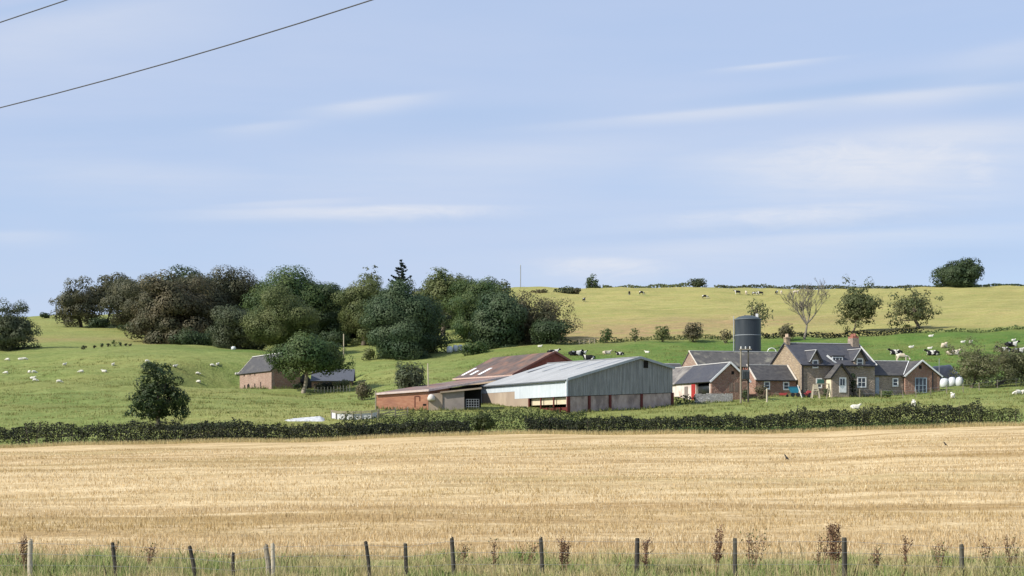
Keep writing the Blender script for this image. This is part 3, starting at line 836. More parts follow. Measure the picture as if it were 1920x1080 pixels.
lean = mb.build('lean_to_roof', mottled('grey brown sheet roof', (0.14, 0.11, 0.10), (0.24, 0.195, 0.175), .7, c=(0.27, 0.14, 0.11), cscale=.3, clo=.47, chi=.62), shed)
mb = MB(); mb.bar(A + Vector((0, -.12, -.1)), Bp + Vector((0, -.12, -.1)), .1, .26); mb.bar(Bp + Vector((0, -.12, -.1)), Cp + Vector((0, -.12, -.1)), .1, .28)
mb.build('fascia', plain('pale pink fascia', (0.62, 0.50, 0.45), .7), lean)
# back wall of the open side, the void's shade put into its dark colour
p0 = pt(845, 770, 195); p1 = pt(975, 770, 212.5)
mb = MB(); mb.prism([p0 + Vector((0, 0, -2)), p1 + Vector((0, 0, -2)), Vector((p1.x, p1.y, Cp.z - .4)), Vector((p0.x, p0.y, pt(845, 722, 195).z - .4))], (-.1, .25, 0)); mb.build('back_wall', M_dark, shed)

# B3: low concrete block with a gated doorway between the shed and the steel barn
gK = ground(850, 183); K = Fr(803.5, 183.5, 2)
kblk = thing('concrete_byre', 'small concrete byre with flat roof and dark gated doorway beside the orange brick shed', 'byre', gK)
sa = K.front(829.5, 750)[0]; sb = K.front(870.5, 750)[0]; sc2 = K.front(903, 750)[0]; zk0 = K.front(805, 739)[1]; zk1 = K.front(903, 728)[1]


def zk(s): return zk0 + (zk1 - zk0) * s / sc2


mb = MB(); K.fprism(mb, [(0, gK.z - 1), (sa, gK.z - 1), (sa, zk(sa)), (0, zk0)], 0, .25); mb.build('front_wall', M_conc, kblk)
mb = MB(); K.fprism(mb, [(sa, gK.z - 1), (sb, gK.z - 1), (sb, zk(sb)), (sa, zk(sa))], .12, .35)
mb.build('recessed_wall', mottled('shade darkened concrete', (.22, .19, .17), (.28, .24, .215), .8), kblk, label='recessed concrete panel, shade put into its darker grey')  # shaded wall of the byre: the shade is painted in as darker concrete
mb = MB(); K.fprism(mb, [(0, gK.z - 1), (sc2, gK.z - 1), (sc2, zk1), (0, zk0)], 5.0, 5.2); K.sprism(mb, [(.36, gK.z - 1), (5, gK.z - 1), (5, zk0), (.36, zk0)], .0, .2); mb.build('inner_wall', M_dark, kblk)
mb = MB(); slab(mb, [K.W(sa - .3, -.25, zk(sa) + .12), K.W(sc2, -.25, zk1 + .12), K.W(sc2, 5.2, zk1 + .2), K.W(sa - .3, 5.2, zk(sa) + .2)], .2); mb.build('roof', M_conc, kblk)
mb = MB()
g0, gz1 = K.front(874, 748); g1_, gz0 = K.front(898, 761)
for i in range(6):
    s = g0 + (g1_ - g0) * i / 5; K.box(mb, s - .03, s + .03, .3, .36, gz0 - .3, gz1)
for i in range(4):
    z = gz0 - .1 + (gz1 - gz0 + .05) * i / 3; K.box(mb, g0, g1_, .25, .3, z - .025, z + .025)
mb.build('gate', M_galv, kblk)
mb = MB(); c0 = K.W(.35, -.1, K.front(806, 742)[1]); mb.lathe(c0 + Vector((0, 0, -.65)), [(.1, 0), (.48, .05), (.5, .35), (.36, .7), (.08, .85)], 12); mb.build('round_cap', plain('pale lid', (.55, .5, .45), .6), kblk, smooth=True)

# ------------------------------------------------------------------ A: stone barn beneath the tree on the left
A_ = Fr(509, 245, 26); gA = ground(509, 245)
sbarn = thing('stone_barn', 'old pink sandstone barn with grey roof behind the spreading tree', 'barn', gA)
zLA = A_.side(509, 693)[1]; TA = A_.side(449.5, 697)[0]; sE = A_.front(563, 700)[0]; zRA = A_.side(480, 672, sE / 2)[1] + .2
z0A = gA.z - 1.5
mb = MB(); A_.sprism(mb, [(0, z0A), (TA, z0A), (TA, zLA), (0, zLA)], 0, .5); lw = mb.build('long_wall', M_pink, sbarn)
mb = MB(); A_.fprism(mb, [(.5, z0A), (sE, z0A), (sE, zLA), (sE / 2, zRA - .1), (.5, zLA + .3)], .02, .5); A_.fprism(mb, [(0.5, z0A), (sE, z0A), (sE, zLA), (sE / 2, zRA - .1), (.5, zLA + .3)], TA - .5, TA - .02); A_.sprism(mb, [(.5, z0A), (TA - .5, z0A), (TA - .5, zLA), (.5, zLA)], sE - .5, sE - .02); mb.build('gable_wall', M_red, sbarn)
mb = MB(); sl = (zRA - zLA) / (sE / 2)
slab(mb, [A_.W(-.3, -.2, zLA - .3 * sl + .12), A_.W(sE / 2, -.2, zRA + .12), A_.W(sE / 2, TA + .2, zRA + .12), A_.W(-.3, TA + .2, zLA - .3 * sl + .12)], .14)
slab(mb, [A_.W(sE / 2 + .004, -.2, zRA + .12), A_.W(sE + .3, -.2, zLA - .3 * sl + .12), A_.W(sE + .3, TA + .2, zLA - .3 * sl + .12), A_.W(sE / 2 + .004, TA + .2, zRA + .12)], .14)
rA = mb.build('roof', M_slate_dk, sbarn)
mb = MB(); mb.bar(A_.W(sE / 2, -.2, zRA + .16), A_.W(sE / 2, TA + .2, zRA + .16), .35, .12); mb.build('ridge_cap', M_lead, rA)
mb = MB(); mb.bar(A_.W(-.3, TA + .24, zLA - .3 * sl + .1), A_.W(sE / 2, TA + .24, zRA + .1), .14, .2); mb.build('skew', M_skew, rA)
t0, zz = A_.side(468, 719); tt1 = A_.side(463.5, 719)[0]; zdb = A_.side(468, 731)[1]
mb = MB(); A_.sprism(mb, [(t0, zdb - .6), (tt1, zdb - .6), (tt1, zz - .25), ((t0 + tt1) / 2, zz), (t0, zz - .25)], -.03, .02); mb.build('doorway', M_dark, lw)
for px, py0, py1, w in ((458, 700, 706, 1.6), (469, 700, 704, 1.4), (478, 700, 704, 1.4), (459, 722, 728, 2), (478, 719, 726, 1.6), (489, 716, 730, 1.3)):
    a0, b1 = A_.side(px + w / 2, py0); a1, b0 = A_.side(px - w / 2, py1)
    mb = MB(); A_.sprism(mb, [(a0, b0), (a1, b0), (a1, b1), (a0, b1)], -.03, .02); mb.build('slit_window', M_dark, lw)
# lower bluish wing to the right
V = Fr(584, 248, 4); gV = ground(610, 248)
wing = thing('low_outbuilding', 'low outbuilding with broad blue grey roof in shade right of the stone barn', 'shed', gV)
sv = V.front(660, 700)[0]; ze = V.front(600, 714)[1]; zt = ze + 2.1
mb = MB(); V.box(mb, 0, sv, .35, .6, gV.z - 1, ze - .02); V.box(mb, 0, sv, 6, 6.3, gV.z - 1, zt); mb.build('wall', M_red, wing)
mb = MB(); slab(mb, [V.W(-.2, 0, ze), V.W(sv + .3, 0, ze), V.W(sv + .3, 5.0, zt + .1), V.W(-.2, 5.0, zt + .1)], .14); slab(mb, [V.W(-.2, 5.004, zt + .1), V.W(sv + .3, 5.004, zt + .1), V.W(sv + .3, 9, ze + .3), V.W(-.2, 9, ze + .3)], .14)
mb.build('roof', plain('shade darkened slates', (.085, .09, .105), .7), wing)  # the tree's shade over this roof is put into its darkened colour
mb = MB(); V.fprism(mb, [(-3, gV.z - 1), (-.05, gV.z - 1), (-.05, ze), (-1.2, ze + 1.5), (-3, ze - .2)], 1.4, 1.8); mb.build('gablet', M_slate_dk, wing)
mb = MB(); V.box(mb, -2.0, -.7, 1.34, 1.42, gV.z + .3, ze - .1); mb.build('opening', M_dark, wing)

# ------------------------------------------------------------------ silo
Ys = 229.0; gS = ground(1402, Ys); rS = 24.6 / FOC * Ys
silo = thing('silo', 'tall dark slate grey cylindrical silo behind the farm roofs', 'silo', gS)
zt = (YH - 600) / FOC * Ys - gS.z; zmid = (YH - 628.5) / FOC * Ys - gS.z
mb = MB(); mb.lathe(gS, [(rS, -1), (rS, zmid - .12)], 40); mb.lathe(gS, [(rS, zmid + .02), (rS, zt)], 40); mb.build('shell', mottled('dark enamel', (.022, .030, .036), (.036, .045, .052), .9, (1, 1, .25), (.055, .064, .07), .3, .42, .4, .01), silo, smooth=False)
mb = MB(); mb.lathe(gS, [(rS, zmid - .12), (rS + .05, zmid - .1), (rS + .05, zmid), (rS, zmid + .02)], 40); mb.build('band', plain('grey band', (.24, .26, .27), .5), silo)
mb = MB(); mb.lathe(gS, [(rS, zt), (rS + .1, zt), (rS + .1, zt + .14), (rS * .97, zt + .16)], 40); mb.build('rim', plain('rim', (.13, .15, .16), .5), silo)
mb = MB(); mb.lathe(gS, [(rS * .97, zt + .16), (rS * .75, zt + .45), (rS * .4, zt + .66), (rS * .12, zt + .74)], 32); mb.build('dome', plain('dome', (.06, .075, .08), .5), silo, smooth=True)
mb = MB(); mb.box(gS + Vector((rS * .66, -.5, zt + .4)), .35, .35, .55); mb.build('vent', M_white, silo)
mb = MB(); mb.bar(gS + Vector((-rS * .62, -.3, zt + .2)), gS + Vector((-rS * .2, -.3, zt + .78)), .08); mb.bar(gS + Vector((-rS * .62, -.3, zt + .2)), gS + Vector((-rS * .62, -.3, zt + .65)), .06); mb.build('hatch_rail', M_black, silo)
mb = MB()
lx = -rS - .16
for sdx in (-.18, .18): mb.bar(gS + Vector((lx, sdx, 0)), gS + Vector((lx, sdx, zt + .6)), .05)
for i in range(int(zt / .35)): mb.bar(gS + Vector((lx, -.18, .3 + i * .35)), gS + Vector((lx, .18, .3 + i * .35)), .035)
mb.build('ladder', plain('pale ladder', (.45, .46, .46), .5), silo)

# ------------------------------------------------------------------ main farmhouse
H = Fr(1503, 198, 15); gH = pt(1503, 740, 198)
house = thing('farmhouse', 'stone farmhouse with dark slate roof, gabled dormers and white front door', 'house', gH)
sH = H.front(1640, 700)[0]; zE = H.front(1503, 683)[1]; tR, zR = H.side(1473, 645); TH = 2 * tR; zb = gH.z - 1.2
mb = MB(); H.box(mb, .0, sH, 0, .5, zb, zE); fac = mb.build('front_wall', M_facade, house)
mb = MB(); H.sprism(mb, [(.5, zb), (TH, zb), (TH, zE), (tR, zR - .15), (.5, zE + (zR - zE) * .5 / tR - .15)], -.015, .5); lg = mb.build('gable_wall', M_sand, house, label='pale sunlit sandstone gable wall')
mb = MB(); H.sprism(mb, [(.5, zb), (TH, zb), (TH, zE), (tR, zR - .15), (.5, zE + (zR - zE) * .5 / tR - .15)], sH - .5, sH); H.box(mb, .5, sH - .5, TH - .5, TH - .02, zb, zE); mb.build('rear_wall', M_facade, house)
sl = (zR - zE) / tR
mb = MB(); o_ = .3
slab(mb, [H.W(-.12, -o_, zE - o_ * sl + .12), H.W(sH + .12, -o_, zE - o_ * sl + .12), H.W(sH + .12, tR, zR + .12), H.W(-.12, tR, zR + .12)], .16)
slab(mb, [H.W(-.12, tR + .004, zR + .12), H.W(sH + .12, tR + .004, zR + .12), H.W(sH + .12, TH + o_, zE - o_ * sl + .12), H.W(-.12, TH + o_, zE - o_ * sl + .12)], .16)
hr = mb.build('roof', M_slate, house)
mb = MB(); mb.bar(H.W(.1, tR, zR + .17), H.W(sH - .2, tR, zR + .17), .28, .12); mb.build('ridge_cap', M_lead, hr)
for s_, nm in ((-.2, 'skew'), (sH + .2, 'skew')):
    mb = MB(); mb.bar(H.W(s_, -o_, zE - o_ * sl + .16), H.W(s_, tR, zR + .18), .14, .12); mb.bar(H.W(s_, tR, zR + .18), H.W(s_, TH + o_, zE - o_ * sl + .16), .14, .12)
    mb.build(nm, plain('dark skew', (.10, .10, .11), .7) if s_ < 0 else M_lead, hr)
# chimneys
mb = MB(); cs = .45; H.box(mb, -.1, .5, tR - .42, tR + .42, zR - .3, zR + .8); H.box(mb, -.16, .56, tR - .5, tR + .5, zR + .8, zR + .95)
ch = mb.build('chimney', M_sand, hr)
mb = MB(); H.box(mb, sH - 1.1, sH - .1, tR - .75, tR + .75, zR - .4, zR + .95); ch2 = mb.build('chimney', M_facade, hr)
mb = MB(); H.box(mb, sH - 1.06, sH - .14, tR - .7, tR + .7, zR + .95, zR + 1.2)
for i in range(3): mb.lathe(H.W(sH - .6, tR - .5 + .5 * i, zR + 1.2), [(.16, 0), (.19, .1), (.15, .35), (.17, .42)], 10)
mb.build('chimney_stack', M_pot, house, label='terracotta capped chimney top')
mb = MB()
for i in (-.3, .25): mb.lathe(H.W(.2, tR + i * .8, zR + .95), [(.15, 0), (.17, .08), (.12, .45), (.15, .5)], 10)
mb.build('chimney_pots', plain('buff pot', (.48, .36, .26), .8), house).name = 'chimney_pot'
# gabled wall-head dormers
for (ax_, ay, lx_, rx_, ey, wx0, wy0, wx1, wy1) in ((1529, 657.5, 1517.5, 1540.5, 678.5, 1523, 675, 1534, 690.5), (1612, 655.5, 1600, 1624.5, 676, 1606, 672, 1618, 688.5)):
    s0, ze = H.front(lx_, ey); s1, _ = H.front(rx_, ey); sm, za = H.front(ax_, ay)
    sm = (s0 + s1) / 2
    mb = MB(); i0 = .18
    tt0 = max(.2, (ze - zE) / sl + .35); tta = (za - zE) / sl + .25
    H.fprism(mb, [(s0 + i0, zE - .6), (s1 - i0, zE - .6), (s1 - i0, ze), (sm, za - .15), (s0 + i0, ze)], -.04, .35)
    dw = mb.build('dormer_wall', M_facade, house)
    mb = MB()
    slab(mb, [H.W(s0 - .05, -.3, ze - .05), H.W(sm, -.3, za + .1), H.W(sm, tta, za + .1), H.W(s0 - .05, tt0 - .2, ze - .05)], .12)
    slab(mb, [H.W(sm + .003, -.3, za + .1), H.W(s1 + .05, -.3, ze - .05), H.W(s1 + .05, tt0 - .2, ze - .05), H.W(sm + .003, tta, za + .1)], .12)
    dr = mb.build('dormer_roof', M_slate, house)
    mb = MB(); mb.bar(H.W(sm, -.3, za + .12), H.W(sm, tta, za + .14), .14, .07); mb.bar(H.W(s0 - .12, -.28, ze - .02), H.W(sm - .05, -.34, za + .1), .06, .09)
    mb.bar(H.W(s0 - .1, tt0 - .25, ze + .02), H.W(sm - .05, tta, za + .14), .1, .06)
    mb.build('flashing', M_lead, dr)
    mb = MB(); mb.bar(H.W(sm, -.34, za + .06), H.W(s1 + .05, -.34, ze - .08), .08, .2); mb.build('bargeboard', M_black, dr)
    window(H, dw, wx0, wy0, wx1, wy1, -.04, (1, 2), .13)
# middle box dormer with three white lights
s0, z1 = H.front(1560, 669, 1.2); s1, z0 = H.front(1580, 681, 1.2)
mb = MB(); H.box(mb, s0, s1, 1.0, 3.0, z0 - .2, z1 + .05); H.box(mb, s0 - .15, s1 + .15, .85, 3.4, z1 + .05, z1 + .2); bd = mb.build('box_dormer', M_slate, house)
window(H, bd, 1560, 669, 1580, 681, .98, (3, 1), .13)
mb = MB(); mb.bar(H.W(s0 - 1.0, .8, zE + .8 * sl + .8), H.W(s0 - .3, .6, zE + .6 * sl + .35), .12, .25); mb.bar(H.W(s0 - .4, .3, z0 + .35), H.W(s0 + .5, .3, z0 - .25), .1, .22); mb.build('roof_flashing', M_white, hr)
for (x0, y0, x1, y1) in ((1530, 709, 1541, 728), (1607, 707, 1624, 727)):
    window(H, fac, x0, y0, x1, y1, 0, (1 if x0 < 1600 else 2, 2), .14)
mb = MB(); H.box(mb, .06, .2, -.12, 0, zb, zE - .1); mb.build('downpipe', M_black, fac)
mb = MB(); mb.bar(H.W(-.1, -.34, zE - .18), H.W(sH + .1, -.34, zE - .18), .12, .12); mb.build('gutter', M_black, fac)
# porch
po = -1.9
p0_, zpe = H.front(1558, 706, po); p1_, _ = H.front(1594.5, 702, po); pm, zpa = H.front(1578, 683, po); pm = (p0_ + p1_) / 2
mb = MB(); H.fprism(mb, [(p0_ + .2, zb), (p1_ - .2, zb), (p1_ - .2, zpe), (pm, zpa - .15), (p0_ + .2, zpe)], po, -.01); pw = mb.build('porch', M_facade, house)
mb = MB()
slab(mb, [H.W(p0_ - .15, po - .3, zpe - .2), H.W(pm, po - .3, zpa + .08), H.W(pm, .1, zpa + .08), H.W(p0_ - .15, .1, zpe - .2)], .12)
slab(mb, [H.W(pm + .003, po - .3, zpa + .08), H.W(p1_ + .15, po - .3, zpe - .2), H.W(p1_ + .15, .1, zpe - .2), H.W(pm + .003, .1, zpa + .08)], .12)
mb.build('porch_roof', M_slate_dk, house)
mb = MB(); mb.bar(H.W(p0_ - .15, po - .34, zpe - .2), H.W(pm, po - .34, zpa + .06), .08, .2); mb.bar(H.W(pm, po - .342, zpa + .06), H.W(p1_ + .15, po - .342, zpe - .2), .08, .2); mb.build('bargeboard', M_black, pw)
d0, dz1 = H.front(1573.5, 707.5, po); d1, dz0 = H.front(1586.5, 736, po)
mb = MB(); H.box(mb, d0, d1, po - .06, po + .02, dz0, dz1); dr = mb.build('door', M_white, pw)
mb = MB(); w_ = d1 - d0; H.box(mb, d0 + w_ * .12, d0 + w_ * .38, po - .09, po - .05, dz0 + 1.0, dz1 - .2); H.box(mb, d0 + w_ * .5, d0 + w_ * .74, po - .09, po - .05, dz0 + 1.0, dz1 - .2); mb.build('door_light', M_glass, dr)
mb = MB(); H.sprism(mb, [(po + .25, zb), (-.35, zb), (-.35, zpe - .3), (po + .25, zpe - .3)], p0_ + .12, p0_ + .19); mb.build('lit_side_panel', plain('sunlit cream panel', (.66, .60, .42), .6), pw)  # porch side wall: its sunlight is put into this bright cream panel

# left annex cottage
tA = 1.3; s0 = H.front(1417, 720, tA)[0]; s1 = H.front(1493, 720, tA)[0]; zE2 = H.front(1450, 711.5, tA)[1]
gN = H.W(s0, tA, 0); gN.z = g1(gN.x, gN.y)
annex = thing('brick_annex', 'low brick cottage annex with two white windows against the farmhouse gable', 'cottage', gN)
tr2, zR2 = 2.6, H.front(1430, 686, tA + 2.6)[1]; s1 = min(s1, -.03)
mb = MB(); H.box(mb, s0, s1, tA, tA + .35, gN.z - 1.5, zE2); nw = mb.build('front_wall', M_red, annex)
mb = MB(); H.sprism(mb, [(tA + .35, gN.z - 1.5), (tA + 2 * tr2, gN.z - 1.5), (tA + 2 * tr2, zE2), (tA + tr2, zR2 - .12), (tA + .35, zE2 + .3)], s0, s0 + .35); ng = mb.build('gable_wall', M_red, annex)
mb = MB(); H.box(mb, s0 + .35, s1, tA + 2 * tr2 - .3, tA + 2 * tr2, gN.z - 1.5, zE2); mb.build('rear_wall', M_red, annex)
mb = MB(); sl2 = (zR2 - zE2) / tr2
slab(mb, [H.W(s0 - .1, tA - .25, zE2 - .25 * sl2 + .1), H.W(s1, tA - .25, zE2 - .25 * sl2 + .1), H.W(s1, tA + tr2, zR2 + .1), H.W(s0 - .1, tA + tr2, zR2 + .1)], .14)
slab(mb, [H.W(s0 - .1, tA + tr2 + .003, zR2 + .1), H.W(s1, tA + tr2 + .003, zR2 + .1), H.W(s1, tA + 2 * tr2 + .25, zE2 - .25 * sl2 + .1), H.W(s0 - .1, tA + 2 * tr2 + .25, zE2 - .25 * sl2 + .1)], .14)
nr_ = mb.build('roof', M_slate_dk, annex)
mb = MB(); mb.bar(H.W(s0 - .05, tA + tr2, zR2 + .13), H.W(s1, tA + tr2, zR2 + .13), .22, .1); mb.build('ridge_cap', M_lead, nr_)
for s_ in (s0 - .12, s1 - .08):
    mb = MB(); mb.bar(H.W(s_, tA - .3, zE2 - .3 * sl2 + .16), H.W(s_, tA + tr2, zR2 + .16), .2, .12); mb.build('skew', M_skew, nr_)
mb = MB(); mb.bar(H.W(s0, tA - .3, zE2 - .17), H.W(s1, tA - .3, zE2 - .17), .12, .12); mb.build('gutter', M_black, nr_)
for x0, y0, x1, y1 in ((1432, 715, 1443.5, 730.5), (1468, 716, 1479.5, 731.5)): window(H, nw, x0, y0, x1, y1, tA, (1, 2), .15)

# right annex with a front gable
tq = .9; q1 = H.front(1694, 720, tq)[0]; zE3 = H.front(1690, 703, tq)[1]; zR3 = H.front(1690, 678.5, tq + 2.8)[1]
gQ = H.W(sH + 2, tq, 0); gQ.z = g1(gQ.x, gQ.y) - .3
annex2 = thing('gabled_annex', 'low brown stone annex with white edged front gable right of the farmhouse', 'cottage', gQ)
mb = MB(); H.box(mb, sH + .02, q1, tq, tq + .35, gQ.z - 1.2, zE3); qw = mb.build('front_wall', M_facade, annex2)
q2 = H.front(1762, 720, tq - .5)[0]; qm, zqa = H.front(1727.5, 676.5, tq - .5); qe0, zqe = H.front(1694, 703.5, tq - .5)
mb = MB(); H.fprism(mb, [(q1, gQ.z - 1.2), (q2, gQ.z - 1.2), (q2, zqe), (qm, zqa - .1), (q1, zqe)], tq - .5, tq - .15); qg = mb.build('gable_wall', M_red, annex2)
mb = MB(); H.sprism(mb, [(tq - .15, gQ.z - 1.2), (tq + 5.6, gQ.z - 1.2), (tq + 5.6, zqe), (tq - .15, zqe)], q2 - .35, q2 - .01); H.box(mb, sH + .02, q2 - .35, tq + 5.3, tq + 5.6, gQ.z - 1.2, zE3); mb.build('side_wall', M_red, annex2)
mb = MB(); sl3 = (zR3 - zE3) / 2.8
slab(mb, [H.W(sH + .02, tq - .25, zE3 - .25 * sl3 + .1), H.W(q1 - .1, tq - .25, zE3 - .25 * sl3 + .1), H.W(qm, tq + 2.8, zR3 + .1), H.W(sH + .02, tq + 2.8, zR3 + .1)], .12)
slab(mb, [H.W(sH + .02, tq + 2.804, zR3 + .1), H.W(qm, tq + 2.804, zR3 + .1), H.W(q2, tq + 5.9, zE3 - .25 * sl3 + .1), H.W(sH + .02, tq + 5.9, zE3 - .25 * sl3 + .1)], .12)
qr = mb.build('roof', M_slate_dk, annex2)
mb = MB(); dq = (zqa - zqe) / (qm - q1)
slab(mb, [H.W(q1 - .3, tq - .75, zqe - .3 * dq + .06), H.W(qm, tq - .75, zqa + .06), H.W(qm, tq + 5.9, zqa + .06), H.W(q1 - .3, tq + .1, zqe - .3 * dq + .06)], .12)
slab(mb, [H.W(qm + .003, tq - .75, zqa + .06), H.W(q2 + .3, tq - .75, zqe - .3 * dq + .06), H.W(q2 + .3, tq + 5.9, zqe - .3 * dq + .06), H.W(qm + .003, tq + 5.9, zqa + .06)], .12)
qr2 = mb.build('gable_roof', M_slate_dk, annex2)
mb = MB(); mb.bar(H.W(q1 - .3, tq - .8, zqe - .3 * dq + .05), H.W(qm, tq - .8, zqa + .05), .1, .2); mb.bar(H.W(qm, tq - .802, zqa + .05), H.W(q2 + .3, tq - .802, zqe - .3 * dq + .05), .1, .2); mb.bar(H.W(sH + .2, tq + 2.8, zR3 + .12), H.W(qm, tq + 2.8, zR3 + .12), .2, .1); mb.bar(H.W(q1 - .1, tq - .2, zE3 + .05), H.W(qm - .1, tq + 2.7, zR3 + .13), .08, .06)
mb.build('bargeboard', M_white, qr2)
window(H, qw, 1673, 709, 1684, 725, tq, (1, 2), .15)
gw = window(H, qg, 1715.5, 708, 1737.5, 737, tq - .5, (3, 2), .1, 'glazed_door', mat=plain('grey blue frame', (.32, .40, .46), .5))
a0, z1 = H.front(1723, 685, tq - .5); a1, z0 = H.front(1728, 691.5, tq - .5)
mb = MB(); H.box(mb, a0, a1, tq - .52, tq - .48, z0, z1); mb.build('loft_window', M_dark, qg)
a0 = H.front(1747.5, 700, tq - .5)[0]; mb = MB(); H.box(mb, a0, a0 + .14, tq - .62, tq - .5, gQ.z, zqe + .5); mb.build('downpipe', M_black, qg)
a0, z1 = H.front(1640, 708, tq); a1, z0 = H.front(1648, 738, tq); mb = MB(); H.box(mb, a0 + .1, a1, tq - .05, tq + .02, z0, z1); mb.build('door', plain('grey blue door', (.28, .33, .38), .5), qw)

# front gabled steading with red door
G = Fr(1334, 192, 15); gG = pt(1334, 743, 192)
stead = thing('steading', 'slate roofed steading with brick gable, red door and open cart bay', 'farm building', gG)
sg = G.front(1403, 712)[0]; sgm, zga = G.front(1373, 681); sgm = sg / 2; zge = G.front(1334, 713.5)[1]; TG = G.side(1262, 720)[0]
z0g = gG.z - 1
mb = MB(); G.fprism(mb, [(0, z0g), (sg, z0g), (sg, zge), (sgm, zga - .1), (0, zge)], 0, .4); gg_ = mb.build('gable_wall', M_red, stead)
mb = MB(); TG2 = TG + 7
b0 = G.side(1305, 730)[0]; b1 = G.side(1330, 730)[0]
G.sprism(mb, [(.4, z0g), (b1, z0g), (b1, zge - .05), (.4, zge - .05)], 0.0, .35); G.sprism(mb, [(b0, z0g), (TG2, z0g), (TG2, zge - .05), (b0, zge - .05)], 0, .35)
G.sprism(mb, [(.4, z0g), (TG2, z0g), (TG2, zge), (.4, zge)], sg - .35, sg); G.fprism(mb, [(0, z0g), (sg, z0g), (sg, zge), (sgm, zga - .1), (0, zge)], TG2, TG2 + .3)
lw2 = mb.build('side_wall', mottled('flaking limewash', (.55, .47, .41), (.68, .62, .56), 1.2, c=(.34, .22, .17), cscale=.5), stead)
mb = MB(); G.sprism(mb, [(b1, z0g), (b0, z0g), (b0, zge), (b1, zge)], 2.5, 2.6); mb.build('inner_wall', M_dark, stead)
mb = MB(); r0 = G.side(1304, 725)[0]; r1 = G.side(1297, 725)[0]; G.sprism(mb, [(r0, z0g), (r1, z0g), (r1, zge - .3), (r0, zge - .3)], -.08, .02); mb.build('door', plain('red door', (.34, .03, .028), .6), lw2)
mb = MB(); r0 = G.side(1290, 725)[0]; r1 = G.side(1284, 725)[0]; G.sprism(mb, [(r0, z0g), (r1, z0g), (r1, zge - .6), (r0, zge - .6)], -.06, .02); mb.build('opening', plain('grey boarded opening', (.20, .17, .15), .8), lw2)
c_ = G.W(.9, (b0 + b1) / 2, gG.z + .2)
mb = MB(); ln = (b0 - b1) * .46
mb.tube([G.W(.9, (b0 + b1) / 2 - ln, gG.z + .95), G.W(.9, (b0 + b1) / 2 - ln + .2, gG.z + .95), G.W(.9, (b0 + b1) / 2 + ln - .2, gG.z + .95), G.W(.9, (b0 + b1) / 2 + ln, gG.z + .95)], [.35, .78, .78, .35], 14)
mb.build('tank', plain('black plastic tank', (.02, .024, .024), .4), stead, smooth=True)
slg = (zga - zge) / sgm
for (ta, tb, mm, nm) in ((-.2, TG - 1.2, M_slate, 'roof'), (TG - 1.196, TG2 + .2, M_lich, 'old_roof')):
    mb = MB(); dzz = 0 if nm == 'roof' else -.06
    slab(mb, [G.W(-.3, ta, zge - .3 * slg + .12 + dzz), G.W(sgm, ta, zga + .12 + dzz), G.W(sgm, tb, zga + .12 + dzz), G.W(-.3, tb, zge - .3 * slg + .12 + dzz)], .14)
    slab(mb, [G.W(sgm + .003, ta, zga + .12 + dzz), G.W(sg + .3, ta, zge - .3 * slg + .12 + dzz), G.W(sg + .3, tb, zge - .3 * slg + .12 + dzz), G.W(sgm + .003, tb, zga + .12 + dzz)], .14)
    r_ = mb.build(nm, mm, stead)
    mb = MB(); mb.bar(G.W(sgm, ta, zga + .15 + dzz), G.W(sgm, tb, zga + .15 + dzz), .2, .1); mb.build('ridge_cap', M_lead, r_)
mb = MB(); mb.bar(G.W(-.3, -.26, zge - .3 * slg + .08), G.W(sgm, -.26, zga + .1), .1, .24); mb.bar(G.W(sgm, -.262, zga + .1), G.W(sg + .3, -.262, zge - .3 * slg + .08), .1, .24); mb.build('bargeboard', M_white, gg_)
a0, z1 = G.front(1371.5, 696); a1, z0 = G.front(1376.5, 702); mb = MB(); G.box(mb, a0, a1, -.02, .02, z0, z1); mb.build('loft_window', M_dark, gg_)
for x0, x1 in ((1366.5, 1374), (1377, 1384)):
    a0, z1 = G.front(x0, 717); a1, z0 = G.front(x1, 734); mb = MB(); G.box(mb, a0, a1, -.02, .02, z0, z1)
    w = mb.build('boarded_window', mottled('weathered boards', (.17, .12, .09), (.24, .18, .14), 2, (3, 3, .3)), gg_)

# long back range
E = Fr(1309, 219, 15); gE = ground(1309, 219)
rang = thing('back_range', 'long farm range with streaked grey slate roof below the silo', 'farm building', gE)
te, zre = E.side(1293, 659.5); zee = E.side(1309, 686)[1]; se = E.front(1470, 686)[0] + 1.5
mb = MB(); E.sprism(mb, [(0, gE.z - 1), (2 * te, gE.z - 1), (2 * te, zee), (te, zre - .1), (0, zee)], 0, .4); eg = mb.build('gable_wall', M_pink, rang)
mb = MB(); E.box(mb, .4, se, 0, .4, gE.z - 1, zee); E.box(mb, .4, se, 2 * te - .4, 2 * te, gE.z - 1, zee); E.sprism(mb, [(.4, gE.z - 1), (2 * te - .4, gE.z - 1), (2 * te - .4, zee), (te, zre - .1), (.4, zee)], se - .4, se - .01); mb.build('wall', M_red, rang)
mb = MB(); sle = (zre - zee) / te
slab(mb, [E.W(-.1, -.25, zee - .25 * sle + .1), E.W(se, -.25, zee - .25 * sle + .1), E.W(se, te, zre + .1), E.W(-.1, te, zre + .1)], .14)
slab(mb, [E.W(-.1, te + .003, zre + .1), E.W(se, te + .003, zre + .1), E.W(se, 2 * te + .25, zee - .25 * sle + .1), E.W(-.1, 2 * te + .25, zee - .25 * sle + .1)], .14)
M_range = mottled('streaked slate', (.075, .072, .070), (.115, .108, .10), 1.0, (1.4, 1.4, .35), (.23, .215, .17), .45, .75, .2, lo=.35, hi=.65, clo=.52, chi=.66)
er = mb.build('roof', M_range, rang)
mb = MB(); mb.bar(E.W(0, te, zre + .14), E.W(se, te, zre + .14), .25, .12); mb.build('ridge_cap', M_lead, er)
mb = MB(); mb.bar(E.W(-.14, -.25, zee - .25 * sle + .15), E.W(-.14, te, zre + .15), .12, .12); mb.build('skew', M_skew, eg)
